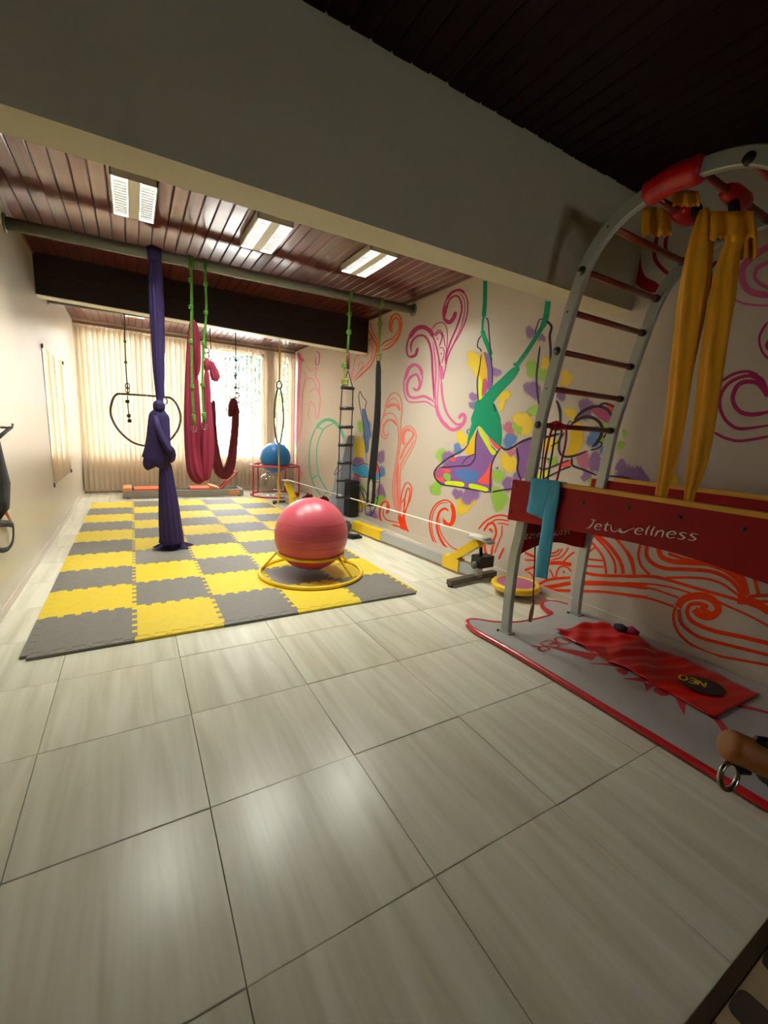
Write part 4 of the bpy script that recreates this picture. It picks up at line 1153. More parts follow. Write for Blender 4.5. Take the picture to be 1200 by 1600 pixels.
mesh_obj('post', Geo().lathe([(.001, 0), (.035, 0), (.034, .16), (.022, .20), (.012, .23), (.001, .235)], p, 14), 'yellow_enamel', t)
mesh_obj('foot', Geo().lathe([(.001, .001), (.055, .001), (.055, .02), (.036, .025)], p, 14), 'yellow_enamel', t)

# mini trampoline-like balance disc by the ladder foot
p = Vector((2.775, 2.42, 0))
t = thing('balance_disc', 'round yellow-rimmed mauve balance disc on the floor behind the ladder foot', 'balance board', tuple(p))
mesh_obj('dome_base', Geo().lathe([(.001, .0), (.07, .0), (.12, .03), (.15, .055)], p, 28), 'black_plastic', t)
mesh_obj('rim', Geo().lathe([(.14, .055), (.195, .055), (.205, .07), (.203, .095), (.19, .105), (.165, .106), (.16, .10)], p, 36), 'yellow_enamel', t)
mesh_obj('top_pad', Geo().lathe([(.168, .101), (.12, .103), (.001, .104)], p, 36), 'mauve', t)

# grey column and dark box leaning against the wall behind the rope ladder
t = thing('speaker_tower', 'grey tapered tower with a black lower box, standing behind the rope ladder', 'tower', (2.80, 6.05, 0))
V = []
for (z, x0, x1, y0, y1) in ((.0, 2.66, 2.90, 5.98, 6.22), (.75, 2.74, 2.93, 6.0, 6.18), (1.18, 2.83, 2.96, 6.02, 6.14), (1.24, 2.87, 2.96, 6.04, 6.12)):
    V += [(x0, y0, z), (x1, y0, z), (x1, y1, z), (x0, y1, z)]
Fc = [(3, 2, 1, 0), (12, 13, 14, 15)] + [(i * 4 + k, i * 4 + (k + 1) % 4, (i + 1) * 4 + (k + 1) % 4, (i + 1) * 4 + k) for i in range(3) for k in range(4)]
mesh_obj('tower_body', Geo().add(V, Fc), 'tower_grey', t)
mesh_obj('lower_box', Geo().box((2.80, 5.80, .02), (2.96, 5.975, .56)), 'black_plastic', t)
mesh_obj('cable', Geo().tube(cr([(2.9, 5.79, .52), (2.95, 5.6, .45), (2.97, 5.45, .25), (2.96, 5.4, .12), (2.97, 5.55, .10), (2.965, 5.62, .3), (2.96, 5.7, .5)], 5), .006, 6), 'rope_dark', t)
mesh_obj('cable', Geo().tube(cr([(2.74, 5.97, .80), (2.62, 5.9, .74), (2.58, 5.88, .65), (2.66, 5.9, .70), (2.76, 5.97, .78)], 5), .005, 6), 'rope_dark', t)
p = atZ(552, 836, .04); p.x -= .10
t = thing('strap_bundle', 'black strap and cable heap on the floor behind the pink ball', 'strap', (p.x, p.y, 0))
for k in range(3):
    pts = [(p.x + .11 * math.cos(a + k) * (1 + .2 * k), p.y + .06 * math.sin(a * 2 + k), .018 + .012 * k + .008 * math.sin(3 * a)) for a in [2 * PI * i / 14 for i in range(14)]]
    mesh_obj('strap', Geo().tube(pts, .014, 8, closed=True, ref=(0, 0, 1)), 'black_webbing', t)
mesh_obj('buckle', Geo().box((p.x + .13, p.y - .05, .001), (p.x + .2, p.y - .01, .03)), 'black_plastic', t)
p = Vector((2.36, 4.95, .075))
o = tag(mesh_obj('medicine_ball', Geo().ball(p, .075, 20, 14), 'dark_steel', None, origin=(p.x, p.y, 0)), 'small grey weighted ball half hidden behind the pink gym ball', 'ball')
mesh_obj('seam', Geo().tube([(p.x + .0755 * math.cos(a), p.y, p.z + .0755 * math.sin(a)) for a in [2 * PI * i / 24 for i in range(24)]], .002, 5, closed=True), 'black_plastic', o)

# ------------------------------------------------------------------ ball rack in the window corner
rc = Vector((2.36, 8.22, 0)); Rr = .455; hz_ = .585
t = thing('ball_rack', 'red steel ring rack in the window corner holding two exercise balls', 'rack', tuple(rc))
mesh_obj('base_ring', ring((rc.x, rc.y, .016), Rr, .0155), 'red_enamel', t)
mesh_obj('top_ring', ring((rc.x, rc.y, hz_), Rr, .0155), 'red_enamel', t)
for k in range(5):
    a = -1.67 + 2 * PI * k / 5
    mesh_obj('upright', Geo().tube([(rc.x + Rr * math.cos(a), rc.y + Rr * math.sin(a), .016), (rc.x + Rr * math.cos(a), rc.y + Rr * math.sin(a), hz_)], .014, 8), 'red_enamel', t)
mesh_obj('inner_ring', ring((rc.x, rc.y, hz_), .262, .011), 'red_enamel', t)
for k in range(4):
    a = .4 + PI / 2 * k
    mesh_obj('spoke', Geo().tube([(rc.x + Rr * math.cos(a), rc.y + Rr * math.sin(a), hz_), (rc.x + .262 * math.cos(a), rc.y + .262 * math.sin(a), hz_)], .009, 8), 'red_enamel', t)
bz = hz_ + math.sqrt((.29 + .011) ** 2 - .262 ** 2)
o = tag(mesh_obj('exercise_ball', Geo().ball((rc.x, rc.y, bz), .29, 40, 26), 'ball_blue', None, origin=(rc.x, rc.y, bz - .29)), 'blue exercise ball on top of the red ring rack', 'ball')
mesh_obj('valve', Geo().ball((rc.x - .1, rc.y + .27, bz), .012, 8, 6), 'white_metal', o)
gc = Vector((rc.x - .14, rc.y - .165, .235))
o = tag(mesh_obj('exercise_ball', Geo().ball(gc, .234, 40, 26), 'clear_ball', None, origin=(gc.x, gc.y, 0)), 'clear transparent exercise ball inside the red ring rack', 'ball')
mesh_obj('valve', Geo().ball(gc + Vector((.0, -.17, .155)), .012, 8, 6), 'white_metal', o)

# ------------------------------------------------------------------ low reformer bench under the window
x0, x1, y0, y1, zh = -.19, 1.76, 8.24, 8.72, .125
t = thing('reformer_bench', 'low grey reformer bench with orange pads under the blinds', 'exercise bench', ((x0 + x1) / 2, (y0 + y1) / 2, 0))
for yy in (y0, y1 - .045): mesh_obj('side_beam', Geo().box((x0, yy, .012), (x1, yy + .045, zh)), 'reformer_grey', t)
for xx in (x0, x1 - .045): mesh_obj('end_beam', Geo().box((xx, y0 + .045, .012), (xx + .045, y1 - .045, zh)), 'reformer_grey', t)
for xx in (x0 + .05, x1 - .1):
    for yy in (y0 + .005, y1 - .04): mesh_obj('foot', Geo().box((xx, yy, 0), (xx + .05, yy + .035, .012)), 'black_plastic', t)
mesh_obj('foot_board', Geo().box((x0 + .01, y0 + .002, zh + .001), (x0 + .13, y1 - .002, zh + .05)), 'pine', t)
mesh_obj('carriage_pad', Geo().box((x0 + .17, y0 + .05, zh + .001), (x0 + .62, y1 - .05, zh + .03)), 'pad_coral', t)
mesh_obj('carriage_pad', Geo().box((x0 + 1.05, y0 + .05, zh + .001), (x0 + 1.42, y1 - .05, zh + .03)), 'pad_coral', t)
mesh_obj('rest_block', Geo().add([(x0 + 1.36, y0 + .04, zh + .032), (x0 + 1.52, y0 + .04, zh + .002), (x0 + 1.52, y1 - .04, zh + .002), (x0 + 1.36, y1 - .04, zh + .032), (x0 + 1.37, y0 + .04, zh + .075), (x0 + 1.53, y0 + .04, zh + .03), (x0 + 1.53, y1 - .04, zh + .03), (x0 + 1.37, y1 - .04, zh + .075)],
         [(3, 2, 1, 0), (4, 5, 6, 7), (0, 1, 5, 4), (1, 2, 6, 5), (2, 3, 7, 6), (3, 0, 4, 7)]), 'pine', t)
mesh_obj('wood_inlay', Geo().box((x1 - .26, y0 - .004, .03), (x1 - .07, y0, zh - .012)), 'pine', t)
for xx in (x0 + .2, x0 + .9): mesh_obj('rail', Geo().tube([(xx, y0 + .14, zh - .02), (x1 - .05, y0 + .14, zh - .02)], .012, 8), 'dark_steel', t) if xx < 0.2 else None
fb = [(x0 + 1.57, zh + .0), (x0 + 1.85, zh + .31)]
G = Geo()
for yy in (y0 + .08, y1 - .16):
    G.tube([(fb[0][0], yy, fb[0][1]), (fb[1][0], yy, fb[1][1])], .014, 8)
for u_ in (.02, .45, 1.0):
    xx = fb[0][0] + (fb[1][0] - fb[0][0]) * u_; zz = fb[0][1] + (fb[1][1] - fb[0][1]) * u_
    G.tube([(xx, y0 + .07, zz), (xx, y1 - .15, zz)], .014, 8)
mesh_obj('foot_bar', G, 'red_enamel', t)

# ------------------------------------------------------------------ harness hanging on the left wall
t = thing('hanging_harness', 'black padded harness with a red strap hanging on the left wall', 'harness', (LW + .01, 3.95, .30))
def lw(px, py, dx=.03): return atX(px, py, LW + dx)
mesh_obj('padding', Geo().tube([lw(-6, 690), lw(-2, 720), lw(3, 755), lw(3, 785), lw(-3, 802)], [.05, .075, .11, .10, .05], 16, flat=.35, ref=(1, 0, 0)), 'black_webbing', t)
mesh_obj('wall_hook', Geo().tube([(LW, 3.9, 1.20), (LW + .06, 3.9, 1.20), (LW + .065, 3.9, 1.23)], .008, 8), 'dark_steel', t)
mesh_obj('hanging_loop', Geo().tube([(LW + .05, 3.9, 1.2), lw(-10, 690)], .012, 8), 'black_webbing', t)
mesh_obj('red_strap', Geo().tube([lw(4, 792), lw(12, 805), lw(20, 820)], [.022, .018, .016], 8, flat=.3, ref=(1, 0, 0)), 'edge_red', t)
mesh_obj('strap_band', Geo().tube([lw(-12, 818), lw(0, 818), lw(12, 818), lw(20, 820)], [.022, .022, .022, .02], 8, flat=.3, ref=(1, 0, 0)), 'black_webbing', t)
mesh_obj('strap_loop', Geo().tube(cr([tuple(lw(*q)) for q in ((20, 819), (21, 830), (20, 845), (14, 856), (4, 860), (-8, 857))], 4), [.016] * 21, 8, flat=.3, ref=(1, 0, 0)), 'black_webbing', t)

# ------------------------------------------------------------------ padded roller bar at the right, close to the camera
e0 = atZ(1138, 1163, .62)
dr = (CA * .92 - CB * .39 - CC * .05).normalized()
t = thing('roller_bar', 'tan padded roller end with a black strap and hanging steel ring at the right edge', 'roller', (e0.x + dr.x * .55, e0.y + dr.y * .55, 0))
rr0 = .0365
path = [e0 - dr * .006, e0, e0 + dr * .004, e0 + dr * .02] + [e0 + dr * s for s in (.1, .35, .6)]
mesh_obj('padding', Geo().tube(path, [.02, rr0 * .93, rr0 * .985, rr0, rr0, rr0, rr0], 28, ref=(0, 0, 1)), 'tan_leather', t)
uup = CB - dr * CB.dot(dr); uup.normalize(); usd = dr.cross(uup)
def around(s, a, r): return e0 + dr * s + (uup * math.sin(a) + usd * math.cos(a)) * r
mesh_obj('strap', Geo().tube([around(.105, 2 * PI * k / 24, rr0 + .002) for k in range(24)], .012, 8, closed=True, flat=.3, ref=tuple(dr)), 'black_webbing', t)
knotc = around(.062, math.radians(75), rr0 + .004)
mesh_obj('strap_buckle', Geo().tube([knotc - dr * .020, knotc, knotc + dr * .03], [.008, .014, .012], 10), 'black_plastic', t)
rcn = around(.030, math.radians(-90), rr0 + .031)
mesh_obj('ring_strap', Geo().tube([around(.035, math.radians(-90), rr0 - .004), around(.05, math.radians(-90), rr0 + .010), around(.07, math.radians(-90), rr0 + .004)], [.006, .008, .006], 8), 'black_webbing', t)
mesh_obj('steel_ring', Geo().tube([rcn + CA * (.029 * math.cos(a)) + CB * (.031 * math.sin(a)) + CC * (.010 * math.cos(a)) for a in [2 * PI * k / 28 for k in range(28)]], .0062, 10, closed=True, ref=tuple(CC)), 'steel_ring', t)
st = e0 + dr * .55
mesh_obj('stand_post', Geo().tube([(st.x, st.y, .02), (st.x, st.y, st.z - .03)], .025, 12), 'dark_steel', t)
mesh_obj('stand_base', Geo().lathe([(.001, 0), (.22, 0), (.22, .015), (.03, .022), (.001, .022)], (st.x, st.y, .001), 28), 'dark_steel', t)

# ------------------------------------------------------------------ mural painted on the right wall (flat paint)
REG = dict(A=(600, 430, 160 / 985), B=(580, 590, .175), C=(820, 800, 190 / 1200), D=(980, 820, 220 / 1200), E=(960, 300, .25), F=(660, 760, .15), G=(455, 540, 90 / 576), H=(530, 480, .1), I=(660, 630, 1 / 6), J=(820, 580, .15), K=(720, 440, 160 / 1164), L=(540, 570, .15))
class Mural:
    def __init__(s, name, lift0):
        s.name = name; s.g = Geo(); s.mats = []; s.k = 0; s.l0 = lift0
    def mi(s, m):
        if m not in s.mats: s.mats.append(m)
        return s.mats.index(m)
    def x(s):
        s.k += 1
        return W - s.l0 - .00002 * s.k
    def px(s, r, p):
        a, b, c = REG[r]; return (a + p[0] * c, b + p[1] * c)
    def stroke(s, r, m, w, pts, taper=True):
        P = [s.px(r, p) for p in pts]; w = w * REG[r][2]
        S = cr(P, 6); n = len(S); V = []; x = s.x()
        for i, (a, b) in enumerate(S):
            p = S[max(0, i - 1)]; q = S[min(n - 1, i + 1)]; tx, ty = q[0] - p[0], q[1] - p[1]; l = math.hypot(tx, ty) or 1
            e = min(i, n - 1 - i) / max(1, n - 1)
            ww = w / 2 * (min(1, .35 + e * 6) if taper else 1)
            for sg in (-1, 1): V.append(atX(a - ty / l * ww * sg, b + tx / l * ww * sg, x))
        s.g.add(V, [(2 * i, 2 * i + 1, 2 * i + 3, 2 * i + 2) for i in range(n - 1)], s.mi('paint_' + m))
    def poly(s, r, m, pts):
        P = cr([s.px(r, p) for p in pts], 3, closed=True); x = s.x(); n = len(P)
        s.g.add([atX(a, b, x) for a, b in P], [tuple(range(n))], s.mi('paint_' + m))
    def dab(s, r, m, c, rad, sy=1.1):
        cx, cy = s.px(r, c); R = rad * REG[r][2]; x = s.x(); n = 24; rr = random.Random(int(cx * 7 + cy * 13))
        V = [atX(cx, cy, x)]; fd = [1.0]
        ph = [rr.uniform(0, 6.28) for _ in range(3)]
        jit = [1 + .16 * math.sin(2 * 6.2832 * i / n + ph[0]) + .12 * math.sin(3 * 6.2832 * i / n + ph[1]) + .06 * math.sin(5 * 6.2832 * i / n + ph[2]) for i in range(n)]
        for f, k in ((.45, .95), (1.3, 0.0)):
            for i in range(n):
                a = 2 * PI * i / n; V.append(atX(cx + R * f * jit[i] * math.cos(a), cy + R * sy * f * jit[i] * math.sin(a), x)); fd.append(k)
        Fc = [(0, 1 + i, 1 + (i + 1) % n) for i in range(n)] + [(1 + i, 1 + n + i, 1 + n + (i + 1) % n, 1 + (i + 1) % n) for i in range(n)]
        s.g.add(V, Fc, s.mi('dab_' + m), fade=fd)
    def done(s, label):
        o = mesh_obj(s.name, s.g, s.mats, wall_right); o['label'] = label; return o

m = Mural('mural_swirl', .0006)
for w, P in ((14, [(690, 350), (670, 410), (620, 460), (580, 430), (568, 340), (600, 240), (660, 165), (720, 140), (780, 185), (806, 280), (790, 420), (730, 560), (660, 680), (612, 790), (590, 900), (570, 1000)]),
             (38, [(690, 350), (668, 415), (625, 455), (588, 425)]), (26, [(600, 235), (655, 165), (730, 142), (775, 175)]), (30, [(580, 440), (582, 360), (610, 280)]),
             (18, [(598, 370), (610, 280), (650, 215), (705, 200), (742, 260), (745, 350), (700, 500), (640, 640), (602, 760), (590, 850)]), (9, [(720, 160), (768, 230), (778, 330), (750, 470), (690, 610), (622, 770), (590, 880)]),
             (16, [(325, 690), (310, 750), (265, 790), (225, 760), (220, 680), (250, 580), (310, 520), (380, 500), (440, 540), (490, 640), (520, 760), (540, 880), (552, 1000), (548, 1100)]), (42, [(240, 610), (300, 525), (370, 498), (440, 535), (472, 595)]),
             (20, [(262, 740), (262, 660), (310, 592), (380, 582), (430, 640), (458, 760), (465, 900), (475, 1050), (482, 1200)]), (28, [(325, 700), (302, 768), (250, 788)])):
    m.stroke('A', 'magenta', w, P)
for w, P in ((16, [(470, 640), (490, 800), (500, 950), (492, 1100), (500, 1230)]), (11, [(520, 800), (530, 950), (520, 1100), (515, 1230), (530, 1320), (570, 1400), (620, 1440)]),
             (14, [(270, 1080), (300, 1110), (345, 1090), (370, 980), (350, 900), (300, 855), (240, 890), (195, 1000), (195, 1120), (230, 1210), (310, 1222), (400, 1216), (460, 1250), (500, 1280)]),
             (26, [(285, 1080), (320, 1105), (345, 1050), (320, 960), (270, 970), (235, 1010), (220, 1080), (240, 1160), (300, 1180), (380, 1165), (440, 1190), (500, 1230)]), (32, [(200, 1010), (240, 895), (300, 862), (350, 900), (365, 965)]),
             (34, [(490, 1220), (520, 1330), (570, 1420), (640, 1480), (700, 1480), (760, 1430), (780, 1370), (760, 1338), (730, 1360), (725, 1384)]), (22, [(552, 1000), (560, 1150), (590, 1290), (640, 1380), (700, 1435), (745, 1425)]), (36, [(545, 870), (556, 930), (556, 1000)])):
    m.stroke('A', 'pink', w, P)
for w, P in ((10, [(455, 530), (500, 470), (560, 455), (600, 500), (610, 600), (600, 720), (585, 820)]), (11, [(475, 580), (530, 530), (568, 570), (590, 700)]), (14, [(490, 590), (530, 550), (560, 590), (530, 690)]), (9, [(528, 705), (568, 700), (578, 760), (552, 850)]), (12, [(512, 600), (518, 622)]), (10, [(548, 745), (552, 765)])):
    m.stroke('A', 'magenta', w, P)
m.done('pink and magenta painted swirl with three curls')

m = Mural('mural_swirl', .0006)
for c, w, P in (('coral', 11, [(270, 1280), (212, 1150), (190, 1000), (205, 850), (232, 680), (245, 560), (240, 450), (210, 390), (160, 375), (120, 420), (108, 480), (128, 520), (150, 500)]),
             ('coral', 10, [(280, 1280), (225, 1150), (208, 1000), (220, 850), (247, 700), (264, 560), (265, 400), (276, 280), (260, 180), (210, 135), (160, 170), (130, 250), (110, 340), (85, 420), (85, 500), (120, 545), (150, 520), (155, 470)]),
             ('coral', 8, [(135, 260), (170, 200), (210, 185), (245, 230), (255, 300)]), ('coral', 24, [(140, 270), (180, 245), (230, 250), (258, 295)]), ('coral', 10, [(110, 350), (150, 320), (200, 330), (240, 400)]), ('coral', 16, [(100, 440), (140, 388), (180, 380), (228, 425)]),
             ('coral', 30, [(300, 600), (285, 570), (290, 500), (320, 465), (360, 475)]), ('coral', 22, [(255, 740), (300, 630), (350, 560), (378, 510), (360, 470)]), ('coral', 9, [(265, 850), (300, 760), (360, 650), (398, 560), (396, 490), (350, 435), (300, 445), (268, 500), (268, 580)]),
             ('coral', 12, [(260, 800), (292, 720), (342, 640), (385, 560)]), ('coral', 24, [(240, 740), (234, 900), (235, 1050), (250, 1180), (270, 1290)]), ('coral', 11, [(262, 760), (258, 900), (255, 1050), (265, 1180)]),
             ('orange', 10, [(265, 1180), (268, 1060), (300, 960), (330, 938), (362, 990), (350, 1080), (320, 1150), (300, 1240)]), ('orange', 12, [(290, 1200), (300, 1080), (325, 990), (346, 1020), (330, 1120), (300, 1200)]), ('orange', 9, [(272, 1120), (295, 1080), (302, 1120), (285, 1200)]),
             ('orange', 40, [(305, 1420), (278, 1330), (250, 1230)]), ('orange', 20, [(352, 1425), (312, 1340), (292, 1250)]), ('orange', 26, [(285, 1330), (288, 1260), (300, 1180)]),
             ('orange', 18, [(140, 1212), (158, 1180), (150, 1130), (125, 1105), (90, 1140), (75, 1220), (95, 1290), (140, 1325), (210, 1320), (280, 1345)]), ('orange', 26, [(135, 1215), (152, 1180), (140, 1135)]), ('orange', 10, [(110, 1170), (110, 1230), (140, 1270), (200, 1285), (265, 1300)])):
    m.stroke('B', c, w, P)
m.done('coral painted plume rising from the floor')

m = Mural('mural_swirl', .0006)
for w, P in ((16, [(215, 320), (225, 360), (265, 388), (310, 400), (340, 320), (325, 210), (270, 150), (200, 150), (130, 200), (85, 290), (75, 400), (95, 520), (140, 620), (220, 700), (330, 735), (400, 760)]), (42, [(300, 185), (325, 260), (318, 340), (300, 390), (250, 395), (220, 345)]),
             (11, [(270, 170), (190, 178), (130, 240), (100, 330), (100, 450), (130, 560), (190, 650), (280, 700), (350, 720)]), (26, [(275, 255), (230, 232), (180, 265), (155, 350), (155, 450), (190, 550), (250, 640), (330, 700)]), (11, [(185, 330), (175, 420), (210, 520), (270, 600), (340, 650), (410, 670)]), (32, [(150, 640), (230, 702), (350, 735)]),
             (18, [(580, 450), (650, 370), (740, 315), (830, 300), (930, 325)]), (15, [(635, 450), (700, 390), (780, 345), (910, 362)]), (24, [(640, 470), (690, 390), (745, 395), (768, 480), (745, 560), (722, 680), (715, 750)]), (13, [(780, 390), (830, 385), (905, 402)]), (14, [(830, 400), (825, 500), (790, 590), (750, 700)]),
             (22, [(690, 450), (715, 450), (725, 480)]), (28, [(650, 560), (650, 650), (680, 750)]), (13, [(520, 740), (600, 722), (670, 735)]), (12, [(520, 780), (600, 792)]), (12, [(520, 812), (600, 830)]), (20, [(850, 640), (820, 700), (795, 760)]), (16, [(480, 760), (500, 810), (540, 840)])):
    m.stroke('F', 'orange', w, P)
m.done('orange painted spiral and arches low on the wall')

m = Mural('mural_wave', .0006)
for w, P in ((24, [(640, 280), (720, 370), (780, 470), (805, 610)]), (24, [(660, 215), (780, 330), (860, 440), (890, 520), (895, 610)]), (38, [(690, 205), (830, 330), (920, 450), (960, 540), (970, 610)]), (28, [(880, 240), (980, 360), (1040, 470), (1080, 610)]),
             (18, [(590, 430), (690, 350)]), (20, [(590, 460), (770, 482)]), (20, [(590, 530), (780, 542)]), (30, [(570, 590), (660, 615), (800, 628), (1000, 632), (1210, 635)]), (26, [(0, 400), (100, 445)]), (18, [(0, 472), (110, 478)]), (24, [(0, 575), (100, 540)]), (16, [(30, 590), (70, 620), (90, 680)]),
             (38, [(230, 505), (350, 502), (460, 520)]), (14, [(250, 440), (330, 420), (370, 360)]), (16, [(250, 476), (350, 450), (400, 400), (430, 350)]), (16, [(250, 410), (310, 395), (340, 365)]), (18, [(380, 492), (440, 430), (490, 395)]), (16, [(245, 565), (290, 655)]), (16, [(305, 655), (320, 580), (360, 535), (420, 548), (460, 590)]), (22, [(375, 592), (395, 592)]),
             (26, [(105, 740), (200, 680), (330, 655), (450, 648)]), (40, [(105, 752), (250, 738), (450, 700)]), (28, [(105, 765), (250, 772), (450, 776)]), (24, [(545, 690), (700, 690), (900, 700), (1210, 722)]), (26, [(545, 710), (800, 715), (1000, 728), (1210, 755)]), (26, [(535, 780), (750, 786), (950, 808), (1210, 842)])):
    m.stroke('C', 'orange', w, P, taper=False)
for w, P in ((28, [(-10, 440), (200, 440), (350, 470), (550, 530), (800, 600), (1000, 660), (1210, 745)]), (70, [(940, 640), (1080, 660), (1210, 740)]), (22, [(330, 452), (550, 450), (700, 465), (820, 510), (920, 580), (990, 625)]), (34, [(172, 160), (165, 260), (220, 330), (330, 372), (500, 380), (700, 395), (830, 440), (920, 510), (985, 605)]),
             (22, [(112, 160), (95, 260), (120, 350), (190, 425)]), (44, [(268, 200), (290, 270), (380, 310), (520, 322), (680, 332), (800, 370), (900, 430), (980, 520), (1012, 605)]), (26, [(350, 245), (480, 290), (640, 315)]), (24, [(850, 370), (950, 430), (1000, 500), (1022, 605)]), (28, [(940, 400), (1000, 470), (1032, 590)]), (32, [(1085, 455), (1122, 600)]),
             (28, [(1030, 612), (1120, 604), (1210, 602)]), (28, [(1070, 652), (1210, 655)]), (28, [(-10, 220), (40, 300), (60, 425)]), (17, [(-10, 495), (200, 505), (400, 540), (560, 590)]), (17, [(-10, 515), (200, 542), (350, 590), (440, 622)]), (19, [(-10, 600), (200, 632), (395, 698)]),
             (62, [(430, 700), (480, 635), (580, 605), (680, 615), (752, 662), (775, 720), (740, 768), (680, 785), (610, 760), (575, 720)]), (40, [(620, 700), (680, 740), (720, 760)]), (22, [(412, 700), (393, 770), (410, 870), (470, 960), (580, 1040), (750, 1110), (950, 1150), (1210, 1197)]), (28, [(438, 720), (450, 820), (510, 890), (620, 960), (800, 1010), (1000, 1060), (1210, 1112)]),
             (36, [(690, 700), (620, 672), (540, 680), (510, 740), (540, 810), (620, 860), (760, 910), (950, 950), (1210, 1012)]), (19, [(700, 620), (850, 690), (1050, 780), (1210, 866)])):
    m.stroke('D', 'orange', w, P, taper=False)
m.done('orange painted waves and spiral behind the ladder platform')

m = Mural('mural_swirl', .0006)
for c, w, P in (('magenta', 22, [(950, 1270), (930, 1190), (870, 1150), (780, 1160), (700, 1210), (660, 1290), (670, 1380), (720, 1450), (800, 1480), (1000, 1452)]), ('magenta', 28, [(1000, 1365), (880, 1390), (800, 1380), (755, 1340), (740, 1280), (770, 1210), (830, 1185), (900, 1200), (950, 1280)]), ('magenta', 18, [(620, 1500), (700, 1540), (800, 1555), (1000, 1520)]),
                ('magenta', 36, [(840, 1138), (920, 1180), (955, 1280)]), ('magenta', 18, [(660, 1190), (740, 1140), (830, 1122), (900, 1145)]), ('magenta', 15, [(960, 810), (908, 900), (920, 990), (970, 1050)]), ('magenta', 18, [(1000, 880), (950, 960), (1000, 1010)]),
                ('pink', 44, [(1000, 320), (870, 400), (800, 480), (812, 580), (870, 630), (1000, 650)]), ('pink', 15, [(720, 655), (820, 700), (1000, 712)]), ('pink', 26, [(1000, 430), (900, 470), (880, 540), (940, 590), (1000, 600)]),
                ('crimson', 75, [(160, 140), (130, 330), (132, 470), (175, 560), (290, 612)]), ('crimson', 26, [(270, 260), (250, 400), (300, 480), (365, 530)]), ('crimson', 20, [(600, 400), (600, 560), (565, 700)]), ('crimson', 18, [(640, 430), (580, 520), (590, 640)]), ('crimson', 44, [(715, 742), (745, 742)]), ('crimson', 24, [(330, 250), (320, 350), (360, 420)])):
    m.stroke('E', c, w, P)
m.done('magenta and crimson painted spirals high behind the ladder arch')

m = Mural('mural_ring', .0006)
for w, P in ((15, [(370, 740), (290, 770), (230, 860), (190, 980), (180, 1130), (190, 1260), (230, 1400), (290, 1490)]), (32, [(262, 805), (310, 760), (370, 740), (430, 762), (490, 830), (530, 930), (560, 1050), (572, 1170)]), (14, [(420, 780), (340, 820), (290, 900), (260, 1000), (255, 1130), (275, 1290), (330, 1400), (380, 1470)]),
             (15, [(260, 815), (315, 835)]), (15, [(205, 1332), (268, 1300)]), (17, [(330, 1480), (480, 1438)]), (22, [(390, 1525), (470, 1492)]), (12, [(540, 1000), (560, 1180), (530, 1380), (470, 1480)]), (16, [(572, 1170), (566, 1300), (530, 1440)])):
    m.stroke('G', 'mint', w, P, taper=False)
m.done('mint green painted ring of an aerial hoop')
m = Mural('mural_swirl', .0006)
for c, w, P in (('pink', 12, [(250, 50), (282, 90), (275, 180), (245, 185), (250, 110)]), ('palepink', 34, [(100, 90), (75, 400), (62, 700), (50, 1000)]), ('palepink', 13, [(150, 300), (112, 500), (100, 800), (45, 1020)]), ('palepink', 14, [(170, 480), (240, 430), (290, 520), (272, 700), (232, 722)]), ('palepink', 9, [(160, 600), (200, 560), (240, 640), (240, 705)]), ('palepink', 9, [(200, 560), (170, 680), (190, 755)]),
                ('palepink', 12, [(150, 200), (200, 250), (260, 220), (240, 300), (280, 380), (280, 480)]), ('palepink', 12, [(120, 250), (160, 320), (220, 340), (250, 420)]), ('pink', 30, [(70, 70), (90, 130), (130, 150)]), ('coral', 9, [(80, 1300), (85, 1265), (110, 1270), (108, 1300), (90, 1300)]), ('coral', 12, [(40, 1080), (60, 1200), (50, 1350), (100, 1450)])):
    m.stroke('G', c, w, P)
m.done('pale pink painted swirl beside the window corner')
m = Mural('mural_swirl', .0006)
for c, w, P in (('rust', 28, [(850, 400), (800, 360), (788, 270), (820, 150), (890, 105), (950, 150), (972, 260), (950, 400), (880, 540), (770, 640), (660, 672)]), ('rust', 24, [(830, 385), (818, 280), (850, 190), (900, 170), (940, 250), (920, 380), (840, 480), (720, 540), (650, 600)]), ('rust', 16, [(900, 140), (960, 300), (900, 480), (700, 622)]),
                ('rust', 24, [(440, 560), (490, 500), (550, 520), (582, 620), (560, 760), (500, 900), (380, 1020), (230, 1160)]), ('coral', 24, [(420, 640), (460, 580), (520, 620), (512, 760), (450, 880), (340, 980), (215, 1130)]), ('rust', 28, [(365, 700), (370, 560), (420, 400), (410, 270)]), ('rust', 20, [(478, 230), (520, 380), (580, 500), (605, 600), (590, 720)]), ('rust', 32, [(430, 320), (500, 450), (565, 560)]),
                ('coral', 15, [(205, 1100), (220, 950), (250, 800), (330, 740), (430, 770), (460, 690)]), ('coral', 13, [(290, 940), (335, 855), (372, 900), (330, 975)]), ('coral', 15, [(200, 1150), (180, 980)]), ('rust', 20, [(380, 700), (400, 600), (450, 450)])):
    m.stroke('H', c, w, P)
m.done('orange painted scroll high beside the dark soffit')

